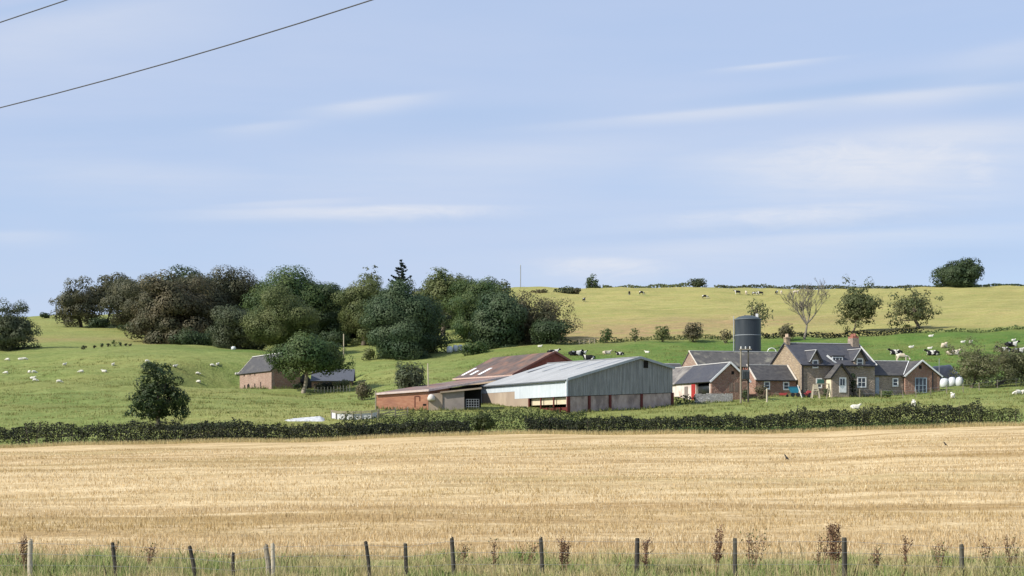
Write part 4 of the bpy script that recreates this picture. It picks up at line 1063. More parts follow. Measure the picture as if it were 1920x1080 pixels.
# low roof between barn and steading
L_ = Fr(1240, 226, 10); gL = ground(1262, 226)
low = thing('lean_shed', 'low grey roofed shed showing between the steel barn and the steading', 'shed', gL)
a0, z1 = L_.front(1240, 681); a1 = L_.front(1290, 681)[0]
mb = MB(); L_.box(mb, a0 - 3, a1, 2, 5, gL.z - 1, z1 - .9); mb.build('wall', M_red, low)
mb = MB(); slab(mb, [L_.W(a0 - 3.2, 1.6, z1 - .9), L_.W(a1 + .2, 1.6, z1 - .9), L_.W(a1 + .2, 5, z1 + .1), L_.W(a0 - 3.2, 5, z1 + .1)], .14); lr = mb.build('roof', M_slate_dk, low)
mb = MB(); mb.bar(L_.W(a0 - 3.2, 5, z1 + .14), L_.W(a1 + .2, 5, z1 + .14), .3, .12); mb.build('ridge_cap', M_lead, lr)

# ------------------------------------------------------------------ trees
WG = 'trees of the hillside wood'
tree('dark weeping tree cut by the left edge of the picture', 18, 560, 108, 664, 20, 305, 'grey', 'broadleaf_tree', clumps=46, droop=.5, shell=(.4, .9), limbs=10)
tree('round crowned tree at the left end of the wood with sky under its crown', 146, 523, 92, 606, 152, 400, 'brown', 'broadleaf_tree', group=WG, hole=.35, clumps=44)
tree('tree showing a bare trunk against the sky, second from the wood\'s left end', 213, 512, 82, 604, 197, 408, 'brown', 'broadleaf_tree', group=WG, clumps=40, low_cut=-.5)
tree('brownish tree with crown reaching the ground beside the sky gap', 255, 511, 104, 618, 252, 392, 'brown', 'broadleaf_tree', group=WG, clumps=46)
tree('broad rust tinged tree standing in front at the wood\'s foot', 322, 506, 138, 650, 330, 352, 'rust', 'broadleaf_tree', group=WG, clumps=60, cover=.7)
tree('tallest dark brown crown of the wood', 400, 498, 142, 640, 400, 368, 'brown', 'broadleaf_tree', group=WG, clumps=66)
tree('dark crown bridging the two tallest brown trees', 340, 501, 110, 600, 345, 392, 'dark', 'broadleaf_tree', group=WG, clumps=40)
tree('low grey green tree at the wood\'s foot above the stone barn roof', 441, 566, 92, 656, 450, 330, 'grey', 'broadleaf_tree', group=WG, clumps=44)
tree('big rounded deep green tree rising above the stone barn', 556, 505, 176, 640, 560, 362, 'mid', 'broadleaf_tree', group=WG, clumps=72)
tree('olive tree in front of the big deep green one', 532, 546, 128, 646, 532, 322, 'olive', 'broadleaf_tree', group=WG, clumps=58, cover=.65)
tree('dark narrow tree in the shadowed hollow of the wood', 622, 530, 84, 656, 625, 360, 'dark', 'broadleaf_tree', group=WG, clumps=44)
tree('olive topped tree below the thin pale treetop', 682, 512, 98, 640, 682, 348, 'olive', 'broadleaf_tree', group=WG, clumps=50)
tree('thin pale treetop poking above the wood left of the conifer', 697, 491, 34, 560, 697, 372, 'grey', 'broadleaf_tree', group=WG, clumps=16, hole=.8, cover=.5, cr=(.22, .34))
tree('large blue green tree drooping to the grass mid wood', 753, 525, 128, 670, 742, 292, 'blue', 'broadleaf_tree', group=WG, clumps=72, cover=.8)
tree('light green tree with an open fork and yellow field behind its trunk', 832, 504, 100, 606, 830, 345, 'olive', 'broadleaf_tree', group=WG, clumps=44, low_cut=-.45, hole=.2)
tree('rounded green tree right of the open forked one', 900, 512, 116, 612, 872, 338, 'mid', 'broadleaf_tree', group=WG, clumps=50, hole=.15)
tree('upright bluish tree with foliage down to the meadow', 936, 538, 104, 664, 930, 296, 'blue', 'broadleaf_tree', group=WG, clumps=52)
tree('wispy tree top peeping out near the mast', 945, 520, 34, 560, 945, 360, 'grey', 'broadleaf_tree', group=WG, clumps=12, hole=.6, cover=.55)
tree('brown see-through tree at the right end of the wood', 1018, 543, 108, 640, 1015, 300, 'rust', 'broadleaf_tree', group=WG, clumps=42, hole=.75, cover=.5, limbs=22, droop=.3)
tree('deep shadowed tree filling the wood behind the olive topped one', 650, 540, 110, 650, 655, 372, 'dark', 'broadleaf_tree', group=WG, clumps=44)
tree('dark tree in the gap behind the large blue green one', 800, 560, 70, 662, 800, 322, 'dark', 'broadleaf_tree', group=WG, clumps=30)
tree('dark tree between the tallest brown and the deep green crowns', 478, 530, 76, 640, 480, 385, 'dark', 'broadleaf_tree', group=WG, clumps=34)
tree('dark crown closing the gap between the brown and the deep green crowns', 487, 519, 96, 640, 487, 392, 'grey', 'broadleaf_tree', group=WG, clumps=44)
tree('shadowed crown right of the big deep green one', 640, 528, 90, 640, 640, 388, 'dark', 'broadleaf_tree', group=WG, clumps=44)
tree('olive green crown low on the skyline between conifer and forked tree', 772, 528, 90, 640, 772, 384, 'grey', 'broadleaf_tree', group=WG, clumps=40)
tree('dull green crown on the skyline right of the forked tree', 865, 522, 80, 640, 868, 372, 'grey', 'broadleaf_tree', group=WG, clumps=40)
bush('dark thicket under the brown see-through tree', 1030, 596, 112, 652, 'dark', 290, cover=.9, clumps=22)
bush('dark undergrowth beneath the large blue green tree', 800, 628, 110, 664, 'dark', 298, clumps=18)
bush('shadowed undergrowth in the hollow below the olive topped tree', 630, 618, 90, 662, 'dark', 345, clumps=18)
bush('dark undergrowth at the foot of the tallest brown trees', 365, 622, 130, 652, 'dark', 342, clumps=20)
bush('dark scrub below the round crowned tree at the wood\'s left end', 190, 594, 75, 612, 'dark', 396, clumps=14)
bush('dark scrub beneath the brownish tree beside the sky gap', 245, 604, 50, 626, 'dark', 385, clumps=12)
bush('light bush hiding the white bales by the wood', 888, 640, 76, 668, 'mid', 286, clumps=16)
bush('low bush in the grass left of the blue green tree', 692, 648, 40, 672, 'olive', 292, clumps=10)
bush('pale brown bush catching light behind the spreading tree', 634, 634, 40, 668, 'ash', 262, clumps=10, hole=.4)

tree('lone dark oak in the pasture with rounded lobed crown', 296, 683, 114, 782, 296, None if False else 166, 'oak', 'oak_tree', clumps=60, size=.22, cover=.85, hole=.3, shell=(.5, .98), cr=(.17, .30), limbs=16, clip=True)
tree('wide spreading tree on a pale trunk in front of the stone barn', 580, 627, 160, 716, 569, 236, 'mid', 'broadleaf_tree', clumps=58, size=.3, cover=.85, hole=.2, bark=M_bark_pale, low_cut=-.55, limbs=22)
tree('domed weeping tree behind the orange brick shed', 770, 669, 72, 745, 772, 205, 'grey', 'weeping_tree', clumps=40, size=.26, droop=.8, hole=.25, cover=.7, limbs=14)
tree('small dark tree standing clear on the skyline near the mast', 1110, 516, 34, 549, 1110, 500, 'dark', 'broadleaf_tree', clumps=22, hole=.2)
tree('broad dark domed oak alone on the right skyline', 1796, 481, 112, 542, 1788, 498, 'dark', 'oak_tree', clumps=80, size=.5, cover=.85, hole=.15, cr=(.2, .32), clip=True)
bush('round grey bush standing up from the skyline hedge', 1308, 521, 54, 553, 'grey', 496, name='bush', clumps=18, hole=.2, size=.5)
conif = None
FG = 'trees along the field edge behind the farm'
tree('leafy ash with drooping sprays above the farmhouse roof', 1609, 517, 96, 628, 1600, 300, 'ash', 'ash_tree', group=FG, clumps=70, droop=.9, hole=.5, cover=.7, cr=(.15, .26), trunk_r=.2, shell=(.35, .98), limbs=26, size=.34, low_cut=-.75)
tree('wide open ash with dark limbs right of the leafy one', 1711, 530, 118, 622, 1722, 298, 'ash', 'ash_tree', group=FG, clumps=60, droop=.9, hole=.75, cover=.55, cr=(.13, .23), shell=(.35, 1.0), limbs=34, size=.34, low_cut=-.7, trunk_r=.38)
tree('wind bent ash leaning out behind the silo', 1424, 551, 66, 618, 1392, 268, 'ash', 'ash_tree', group=FG, clumps=20, droop=1.0, hole=.8, cover=.5, cr=(.18, .28), limbs=20, size=.3, shell=(.5, 1.0))
tree('orchard tree with loose foliage between the bales and the picture edge', 1834, 634, 132, 726, 1822, 207, 'fruit', 'fruit_tree', clumps=60, hole=.65, cover=.55, size=.19, droop=.4, limbs=26, depth=.8, cr=(.16, .28), shell=(.4, .95))
tree('orchard tree cut by the right edge of the picture', 1908, 638, 112, 722, 1868, 209, 'fruit', 'fruit_tree', clumps=60, hole=.65, cover=.55, size=.19, droop=.4, limbs=26, cr=(.16, .28), shell=(.4, .95))


def bare_tree():
    g = ground(1508, 284)
    root = thing('bare_tree', 'leafless pale dead tree with fanned branches left of the leafy ash', 'tree', g, FG)
    mb = MB(); random.seed(11)

    def grow(p, d, L, r, lev):
        n = 4; pts = [p]; rad = [r]
        for i in range(n):
            d = (d + Vector((random.uniform(-.13, .13), random.uniform(-.13, .13), .05))).normalized()
            pts.append(pts[-1] + d * L / n); rad.append(max(.032, r * (1 - .45 * (i + 1) / n)))
        mb.tube(pts, rad, 5 if lev < 3 else 3, cap=False)
        if lev >= 5: return
        for k in range(3 if lev < 4 else 2):
            i = random.randint(2, n)
            ax = Vector((random.uniform(-1, 1), random.uniform(-.6, .6), random.uniform(-.15, .45)))
            grow(pts[i], (d * .85 + ax * .75).normalized(), L * random.uniform(.62, .84), rad[i] * .68, lev + 1)
    grow(g + Vector((0, 0, -.3)), Vector((.14, 0, 1)), 3.3, .3, 0)
    for dd in ((-.55, .1, .8), (.75, 0, .75), (.35, -.2, 1), (-.15, .2, 1)):
        grow(g + Vector((.45, 0, 3.0)), Vector(dd).normalized(), 3.15, .17, 1)
    mb.build('trunk', mottled('weathered bark', (.15, .13, .105), (.22, .195, .16), 2.0), root, smooth=True)


bare_tree()
bush('clipped looking green bush, third from the left along the field edge', 1243, 602, 36, 638, 'olive', 286, clumps=14, hole=.3)
bush('large rusty bush with open top along the field edge', 1298, 599, 54, 638, 'rust', 286, clumps=18, hole=.45)
bush('green bush by the wooden rail at the field edge', 1137, 610, 34, 641, 'mid', 289, clumps=12, hole=.4)
bush('thin twiggy bush between two fuller ones along the field edge', 1190, 611, 24, 638, 'olive', 288, clumps=8, hole=.7)
bush('low russet bush just left of the silo', 1360, 611, 30, 637, 'rust', 285, clumps=10, hole=.3)
bush('brown domed bush between silo and dead tree', 1474, 603, 44, 636, 'rust', 283, clumps=16, hole=.15)
bush('brownish scrub bush beside the shed\'s left corner', 682, 711, 52, 738, 'rust', 212, clumps=14, hole=.3, size=.22)
bush('dark bush at the foot of the spreading tree\'s trunk', 556, 716, 26, 734, 'dark', 240, clumps=8, size=.22)
bush('rough green bush under the blue grey roof', 612, 714, 62, 728, 'hedge', 243, clumps=12, size=.22)
bush('olive bush between low outbuilding and weeping tree', 640, 708, 50, 730, 'olive', 240, clumps=12, size=.22, hole=.3)
SG = 'row of little shrubs below the wood'
for i, (px, w, h, lf) in enumerate(((157, 16, 9, 'hedge'), (177, 9, 8, 'hedge'), (191, 10, 9, 'dark'), (203, 10, 8, 'hedge'), (213, 14, 15, 'mid'), (225, 10, 10, 'dark'), (236, 8, 7, 'hedge'), (244, 8, 6, 'rust'))):
    Yb = 296; g = ground(px, Yb); py = YH - g.z / Yb * FOC
    bush(['leftmost and widest shrub of the little row below the wood', 'tiny shrub second from the left in the little row below the wood', 'dark shrub third from the left in the little row', 'shrub just left of the tallest one in the little row', 'tallest shrub of the little row below the wood', 'dark shrub just right of the tallest in the little row', 'small shrub next to the right end of the little row', 'rusty shrub ending the little row on the right'][i], px, py - h, w, py, lf, Yb, name='shrub', cat='shrub', group=SG, clumps=6, size=.25)
for px, top, w, lf, lab in ((84, 585, 34, 'dark', 'dark bush on the left skyline beside the weeping tree'), (1062, 538, 60, 'grey', 'long grey bush on the skyline right of the mast'), (1080, 537, 22, 'rust', 'rusty bush beside the small dark skyline tree'), (1012, 545, 60, 'rust', 'brown scrub on the crest below the mast')):
    bush(lab, px, top, w, 560, lf, 470 if px > 500 else 460, clumps=12, size=.5)



def conifer(label, px, top, w, base, Y):
    g = ground(base, Y); sc = Y / FOC; root = thing('conifer', label, 'tree', g, WG)
    H_ = (YH - top) * sc - g.z; mb = MB(); mb.tube([g, g + Vector((0, 0, H_ * .6)), g + Vector((.1, 0, H_))], [.35, .2, .03], 7)
    P = []; NN = []
    nt_ = 17
    for i in range(nt_):
        z = H_ * (1 - .62 * (i / nt_) ** 1.0) - .2; rr = w / 2 * sc * min(1.3, .08 + 2.5 * i / nt_)
        for k in range(5):
            a = random.uniform(0, 6.28); L = rr * random.uniform(.6, 1.1)
            tip = g + Vector((math.cos(a) * L, math.sin(a) * L, z + L * .1 + .35 * L * random.random()))
            st = g + Vector((0, 0, z)); mb.tube([st, st.lerp(tip, .5) + Vector((0, 0, -.12 * L)), tip], [.06, .04, .015], 4, cap=False)
            m_ = int(26 * L) + 8
            for q in range(m_):
                t = random.uniform(.15, 1.05); c = st.lerp(tip, t) + Vector((random.gauss(0, .12), random.gauss(0, .12), -.12 * L * math.sin(math.pi * min(1, t)) - abs(random.gauss(0, .16))))
                P.append(tuple(c)); NN.append((random.gauss(0, .5), random.gauss(0, .5), .8))
    P = np.array(P); np_mesh('crown', quads(P, np.array(NN), rng.uniform(.25, .5, len(P))), 4, LEAF['pine'], root)
    mb.build('trunk', M_bark, root)


conifer('pointed dark conifer rising out of the middle of the wood', 752, 486, 36, 752, 360)
tree('half hidden brown tree between the sky gap and the rust tinged tree', 292, 512, 96, 640, 290, 384, 'brown', 'broadleaf_tree', group=WG, clumps=44)
tree('brown tree at the right shoulder of the tallest crown', 445, 520, 70, 640, 446, 372, 'brown', 'broadleaf_tree', group=WG, clumps=40)
tree('green tree rounding off the right side of the big deep green crown', 600, 528, 80, 640, 600, 376, 'mid', 'broadleaf_tree', group=WG, clumps=40)
tree('olive crown between the conifer and the olive topped tree', 728, 524, 74, 640, 728, 366, 'olive', 'broadleaf_tree', group=WG, clumps=40)
tree('green crown behind the gap left of the open forked tree', 792, 520, 72, 640, 790, 362, 'olive', 'broadleaf_tree', group=WG, clumps=38)
tree('grey green tree joining the bluish and the brown see-through trees', 975, 552, 84, 650, 975, 306, 'grey', 'broadleaf_tree', group=WG, clumps=40)
tree('green tree filling between the forked and bluish trees', 880, 545, 76, 655, 884, 318, 'mid', 'broadleaf_tree', group=WG, clumps=36, hole=.2)
bush('dark undergrowth at the foot of the low grey green tree', 480, 626, 90, 656, 'dark', 336, clumps=18)
bush('dark undergrowth below the rust tinged tree', 300, 624, 80, 652, 'dark', 350, clumps=16)
bush('shaded undergrowth behind the olive tree', 575, 622, 90, 664, 'dark', 335, clumps=18)

# hedges
hedge_run('field_hedge', 'long dark trimmed hedge along the left far edge of the stubble', -120, 880, lambda u: 151.5, lambda u: 2.15 - .65 * max(0, min(1, (u - 330) / 300)), 1.7, 'hedge', 'hedge', .13, 140,
          gap=lambda u, x, oz, h: (oz < .85) & (u < 225) & (np.sin(x * 2.1) + .6 * np.sin(x * 5.3) > -.35))
hedge_run('field_hedge', 'thick dark hedge along the right far edge of the stubble', 985, 1838, lambda u: 151.5, lambda u: 1.5 + .7 * max(0, min(1, (u - 1230) / 400)), 2.0, 'hedge', 'hedge', .13, 140)
hedge_run('bramble_bank', 'lighter green bramble bank in the middle of the field edge', 640, 1100, lambda u: 153.6, lambda u: 2.3, 2.2, 'hedge_lit', 'bramble', .14, 60, stems=False)
hedge_run('hedge_end', 'pale straggly hedge end at the right of the stubble', 1832, 1912, lambda u: 151.5, lambda u: 1.6, 1.6, 'hedge_lit', 'hedge', .14, 80)
hedge_run('bramble_strip', 'green brambles along the foot of the right hand hedge', 1270, 1760, lambda u: 150.4, lambda u: .6, .9, 'mid', 'bramble', .13, 70, stems=False)
bush('bright green bush bulging from the bank below the barn opening', 905, 768, 62, 812, 'hedge_lit', 153, clumps=16, size=.18)
hedge_run('rough_scrub', 'brownish rough scrub between the lone oak and the sheeted clamp', 345, 505, lambda u: 158, lambda u: .55 + .35 * abs(math.sin(u * .11)), 2.5, 'rust', 'scrub', .15, 30, stems=False)
hedge_run('rough_scrub', 'green rough scrub along the top of the left hedge bank', -60, 330, lambda u: 156, lambda u: .5 + .3 * abs(math.sin(u * .09)), 1.6, 'hedge_lit', 'scrub', .14, 20, stems=False)
hedge_run('field_boundary', 'low rough hedge edging the yellow hill field left of the silo', 1060, 1390, lambda u: 291, lambda u: .55 + .4 * abs(math.sin(u * .07)), 1.0, 'olive', 'hedge', .3, 14, stems=False)
hedge_run('field_boundary', 'low dark hedge edging the yellow hill field right of the silo', 1425, 1730, lambda u: 289, lambda u: .8 + .3 * abs(math.sin(u * .05)), 1.3, 'hedge', 'hedge', .3, 16, stems=False)
hedge_run('field_boundary', 'thin hedge line at the right end of the yellow hill field', 1735, 2000, lambda u: 288, lambda u: .4 + .3 * abs(math.sin(u * .09)), .8, 'mid', 'hedge', .3, 12, stems=False)
hedge_run('skyline_hedge', 'patchy hedge on the skyline between the two skyline bushes', 1130, 1290, lambda u: 510, lambda u: .8 + .5 * abs(math.sin(u * .06)), 2.5, 'olive', 'hedge', .5, 9, stems=False)
hedge_run('skyline_hedge', 'dark skyline hedge behind the ash trees', 1340, 1745, lambda u: 512, lambda u: .75 + .6 * abs(math.sin(u * .043)) + (.0 if u < 1380 or u > 1560 else .4), 2.5, 'grey', 'hedge', .5, 9, stems=False)
hedge_run('skyline_hedge', 'low dark hedge right of the skyline oak', 1815, 2000, lambda u: 508, lambda u: .5 + .4 * abs(math.sin(u * .08)), 2.0, 'dark', 'hedge', .5, 9, stems=False)
hedge_run('garden_hedge', 'dark low hedge behind the orchard trees', 1764, 1990, lambda u: 214, lambda u: 1.35, 1.2, 'dark', 'hedge', .22, 30)
hedge_run('garden_hedge', 'dark little hedge beside the grey rubble wall', 1267, 1306, lambda u: 189, lambda u: 1.0, 1.0, 'dark', 'hedge', .18, 36)
bush('dark climber growing up the house wall beside the porch', 1599, 684, 15, 738, 'dark', 199.2, name='climbing_shrub', cat='climber', size=.18, depth=.5, clumps=14)
bush('dark bush left of the porch', 1549, 724, 16, 740, 'dark', 198, clumps=8, size=.16)
bush('rounded garden shrub under the pole transformer', 1398, 722, 24, 748, 'dark', 190, clumps=9, size=.18)
bush('brownish garden shrub right of the power poles', 1428, 716, 34, 748, 'rust', 191, clumps=12, size=.18, hole=.2)
bush('low green plants under the gabled annex window', 1662, 729, 40, 740, 'mid', 198, clumps=8, size=.16)
bush('small red flowered bush at the right of the porch', 1611, 724, 14, 738, 'rust', 197.5, clumps=6, size=.15)

# ------------------------------------------------------------------ farmyard pieces
def box_thing(name, label, cat, c, parts, group=None):
    r = thing(name, label, cat, c, group)
    for nm, mb, m in parts: mb.build(nm, m, r)
    return r


M_wood = mottled('grey weathered wood', (.20, .17, .125), (.32, .28, .21), 5, (2, 2, .3))
M_wood_dk = mottled('dark damp wood', (.04, .036, .03), (.075, .066, .053), 6, (2, 2, .3), (.14, .135, .10), 2.0)
M_wood_pale = mottled('sunlit pale wood', (.42, .36, .26), (.52, .46, .35), 5, (2, 2, .3))

# twin pole transformer
gp = ground(1389, 188); r = thing('transformer_pole', 'twin wooden power poles carrying a grey transformer before the steading', 'power pole', gp)
for px, m in ((1389, M_wood), (1403, M_wood_dk)):
    b = ground(px, 188); topz = (YH - 650) / FOC * 188
    mb = MB(); mb.tube([b + Vector((0, 0, -.5)), Vector((b.x, b.y, topz))], [.13, .10], 10); mb.build('pole', m, r)
mb = MB(); za = (YH - 655) / FOC * 188; mb.bar(pt(1386, 655, 187.8), pt(1409, 655, 187.8), .12); xa = mb.build('crossarm', M_wood, r)
for px in (1389.5, 1398, 1406):
    mb = MB(); b = pt(px, 654.5, 187.8); mb.lathe(b, [(.05, 0), (.09, .08), (.06, .16), (.1, .24), (.05, .34)], 8); mb.build('insulator', plain('pale insulator', (.6, .6, .58), .3), xa)
mb = MB(); b = pt(1398, 711, 188); mb.box(b, .95, .7, 1.2); tr = mb.build('transformer', plain('transformer grey', (.085, .095, .10), .5), r)
mb = MB()
for i in range(5): mb.box(b + Vector((-.4 + .2 * i, -.42, .1)), .05, .14, .95)
mb.build('cooling_fin', plain('transformer fin', (.07, .08, .085), .5), tr)
mb = MB()
for i in (-.25, 0, .25): mb.lathe(b + Vector((i, 0, 1.2)), [(.05, 0), (.08, .1), (.04, .3)], 8)
mb.build('bushing', M_pot, tr)
mb = MB(); mb.bar(pt(1390, 713, 188), pt(1404, 713, 188), .14); mb.build('platform', M_black, r)


def post(label, px, top, base_Y, rad=.07, mat=None, name='post', cat='post', lean=0):
    b = ground(px, base_Y); t = pt(px + lean, top, base_Y)
    r = thing(name, label, cat, b)
    mb = MB(); mb.tube([b + Vector((0, 0, -.4)), b.lerp(t, .97), t], [rad, rad * .92, rad * .6], 8); mb.build('shaft', mat or M_wood_pale, r)


post('short pale gate post in the grass right of the power poles', 1438, 729, 187, .12)
post('pale leaning pole in front of the domed weeping tree', 804, 681, 198, .08, lean=-2)
post('thin weathered pole at the left corner of the orange brick shed', 704.5, 733, 184, .08, M_wood)
post('slim mast standing on the hill crest', 976, 496, 512, .16, M_galv, 'mast', 'mast')
post('sunlit stump of a post in the dark wood', 644.5, 626, 296, .12)
post('tall thin pole beside the gabled annex', 1761, 672, 207, .05, M_galv, 'flag_pole', 'pole')

# grey rubble garden wall
W0, W1 = ground(1303, 190), ground(1374, 191)
r = thing('rubble_wall', 'low pale rubble wall in front of the steading', 'wall', (W0 + W1) / 2)
mb = MB(); top = [ (YH - 738) / FOC * 190, (YH - 736.5) / FOC * 191]
rs = random.Random(3); nseg = 16
for i in range(nseg):
    a = W0.lerp(W1, i / nseg); b = W0.lerp(W1, (i + 1) / nseg); z = top[0] + rs.uniform(-.08, .06)
    a.z -= .5; b.z -= .5
    mb.prism([a, b, Vector((b.x, b.y, z)), Vector((a.x, a.y, z))], (0, .45 + rs.uniform(-.03, .03), 0))
mb.build('stonework', stone_mat('rubble', (.66, .63, .60), (.36, .34, .32), (.25, .24, .22), 3.2), r)

# sheep pen beside the orange shed
r = thing('sheep_pen', 'pen of pale sheeting and dark posts left of the orange brick shed', 'pen', ground(665, 174))
pp_ = [(621, 173), (630, 172), (647, 171.4), (662, 171), (677, 171), (697, 171), (711, 172)]
mb = MB(); pr = [ground(u, y) for u, y in pp_]
for i in range(len(pr) - 1):
    a, b = pr[i], pr[i + 1]
    mb.prism([a + Vector((0, .06, .02)), b + Vector((0, .06, .02)), b + Vector((0, .06, .72)), a + Vector((0, .06, .72))], (0, .03, 0))
mb.build('sheet_panel', mottled('pale sheeting', (.48, .49, .50), (.64, .64, .63), 1.2, (3, 3, .3)), r)
for u, y in pp_:
    mb = MB(); b = ground(u, y); mb.bar(b + Vector((0, -.02, -.3)), b + Vector((0, -.02, 1.02)), .1); mb.build('post', M_wood, r)
for hz in (.82, .96):
    mb = MB()
    for i in range(len(pr) - 1): mb.bar(pr[i] + Vector((0, -.09, hz)), pr[i + 1] + Vector((0, -.09, hz)), .04, .08)
    mb.build('rail', M_wood, r)
r = thing('wooden_hurdle', 'sagging grey wooden hurdle fence before the orange brick shed', 'hurdle', ground(735, 171))
hp = [(708, 170.5), (741, 171.5), (764, 172.5)]
hv = [ground(*p) for p in hp]
for b in hv:
    mb = MB(); mb.bar(b + Vector((0, 0, -.3)), b + Vector((.03, 0, 1.25)), .14); mb.build('post', M_wood, r)
for hz in (.3, .6, .95):
    mb = MB()
    for i in range(2): mb.bar(hv[i] + Vector((0, -.1, hz - .1 * i)), hv[i + 1] + Vector((0, -.1, hz + .08)), .04, .09)
    mb.build('rail', M_wood, r)
mb = MB(); mb.bar(hv[0] + Vector((0, -.15, .25)), hv[1] + Vector((0, -.15, 1.1)), .05, .08); mb.build('brace', M_wood, r)

# white sheeted clamp left of the pen
gc_ = ground(578, 172); r = thing('sheeted_clamp', 'long low clamp under a white plastic sheet by the hedge', 'silage clamp', gc_)
V_ = []
nx, ny = 40, 9
mb = MB()
for i in range(nx + 1):
    for j in range(ny + 1):
        u = i / nx; v = j / ny
        px = 528 + 82 * u; Y = 170.5 + 3 * v
        b = ground(px, Y); pr_ = math.sin(math.pi * v) ** .6 * min(1, u * 4) * min(1, (1 - u) * 8)
        mb.v.append((b.x, b.y, b.z - .05 + (.12 + .36 * u) * pr_ + .05 * mnoise.noise((i * .4, j * .5, 0))))
for i in range(nx):
    for j in range(ny):
        a = i * (ny + 1) + j; mb.f.append((a, a + ny + 1, a + ny + 2, a + 1)); mb.m.append(0)
mb.build('plastic_sheet', mottled('dirty white plastic', (.38, .39, .40), (.55, .55, .54), 2.0, bump_d=.06), r, smooth=True)
# wrapped bales
M_bale = mottled('white bale wrap', (.52, .55, .56), (.64, .66, .66), 1.5, rough=.35, spec=.5)
M_bale_k = mottled('black bale wrap', (.015, .016, .02), (.03, .032, .04), 1.5, rough=.35, spec=.5)


def bale(label, px, top, w, Y, group, mat=M_bale, dz=None, name='wrapped_bale'):
    b = ground(px, Y) if dz is None else Vector(((px - 960) / FOC * Y, Y, dz))
    r_ = w / 2 / FOC * Y; h = (YH - top) / FOC * Y - b.z
    h = max(.8, min(1.35, h))
    mb = MB(); n = 24
    mb.lathe(b, [(r_ * .7, 0), (r_ * .95, h * .12), (r_ * 1.02, h * .35), (r_, h * .6), (r_ * .86, h * .82), (r_ * .6, h * .95), (.02, h)], n)
    o = mb.build(name, mat, None, b, smooth=True); tag(o, label, 'bale', group)


BG = 'white wrapped bales by the gabled annex'
bale('white wrapped bale nearest the gabled annex', 1771, 691, 17, 212, BG)
bale('white wrapped bale in the middle behind the orchard tree', 1785, 691, 14, 213.5, BG)
bale('white wrapped bale half hidden by orchard leaves', 1799, 693, 14, 212.5, BG)
BG2 = 'white wrapped bales at the edge of the wood'
for px, top, w, lab in ((843, 641, 12, 'leftmost white bale of the four at the wood edge'), (854, 640, 10, 'second white bale from the left at the wood edge'), (863, 639, 10, 'third white bale from the left at the wood edge'), (874, 634, 11, 'tallest white bale, at the right of the four by the wood')):
    bale(lab, px, top, w, 293 + (px % 3), BG2)
bale('lone white bale under the trees above the stone barn', 438, 650, 9, 318, None)
gk = ground(1768, 222); r = thing('silage_clamp', 'black plastic silage heap with pale tyres behind the gabled annex', 'silage clamp', gk)
mb = MB(); nx, ny = 24, 10
for i in range(nx + 1):
    for j in range(ny + 1):
        u, v = i / nx, j / ny; b = ground(1738 + 66 * u, 219 + 6 * v)
        mb.v.append((b.x, b.y, b.z - .1 + 2.2 * math.sin(math.pi * v) ** .7 * min(1, u * 6, (1 - u) * 3) + .08 * mnoise.noise((i * .5, j * .6, 2))))
for i in range(nx):
    for j in range(ny):
        a = i * (ny + 1) + j; mb.f.append((a, a + ny + 1, a + ny + 2, a + 1)); mb.m.append(0)
mb.build('plastic_sheet', M_bale_k, r, smooth=True)

# white hoops by the back range
r = thing('white_pipe_hoop', 'white hooped pipe on the ground behind the back range roof', 'pipe', ground(1447, 240))
mb = MB(); b = pt(1447, 661, 240); mb.tube([b + Vector((.75 * math.cos(a), 0, .75 * math.sin(a))) for a in np.linspace(-.4, math.pi + .3, 14)], [.07] * 14, 8)
mb.bar(b + Vector((-.75, 0, -3)), b + Vector((-.75, 0, .1)), .1); mb.bar(b + Vector((.7, 0, -3)), b + Vector((.7, 0, -.1)), .1); mb.build('pipe', M_white, r, smooth=True)

# garden clutter in front of the house
g = ground(1490, 194.5); r = thing('blue_trailer', 'small turquoise tipping trailer in front of the brick annex', 'trailer', g)
M_teal = plain('turquoise paint', (.02, .17, .26), .5)
mb = MB(); a = g + Vector((-.65, 0, .55)); mb.prism([a + Vector((-.1, 0, .75)), a + Vector((.25, 0, 0)), a + Vector((1.15, 0, 0)), a + Vector((1.35, 0, .75))], (0, .8, 0)); mb.build('tub', M_teal, r)
mb = MB(); mb.prism([a + Vector((-.12, -.02, .75)), a + Vector((1.38, -.02, .75)), a + Vector((1.38, -.02, .86)), a + Vector((-.12, -.02, .86))], (0, .84, 0)); mb.build('rim', plain('dark blue rim', (.02, .08, .14), .5), r)
for dx in (-.25, .45):
    mb = MB(); mb.tube([g + Vector((dx, -.1, .28)), g + Vector((dx, .08, .28))], [.28, .28], 14); mb.build('wheel', M_black, r)
g = ground(1514, 194.5); r = thing('red_mower', 'red ride-on garden tractor before the farmhouse wall', 'garden tractor', g)
M_redp = plain('faded red paint', (.36, .06, .065), .5)
mb = MB(); a = g + Vector((-.65, 0, .25)); mb.prism([a, a + Vector((1.15, 0, 0)), a + Vector((1.2, 0, .62)), a + Vector((.75, 0, .72)), a + Vector((.55, 0, .4)), a + Vector((0, 0, .3))], (0, .65, 0)); mb.build('body', M_redp, r)
mb = MB(); mb.bar(a + Vector((.65, .3, .6)), a + Vector((.5, .3, 1.0)), .05); mb.tube([a + Vector((.48 + .2 * math.cos(t), .3 + .2 * math.sin(t), 1.0)) for t in np.linspace(0, 6.28, 12)], [.03] * 12, 6); mb.build('steering_wheel', M_black, r)
mb = MB(); mb.box(a + Vector((.1, .32, .32)), .4, .45, .16); mb.box(a + Vector((-.08, .32, .4)), .1, .45, .4); mb.build('seat', M_black, r)
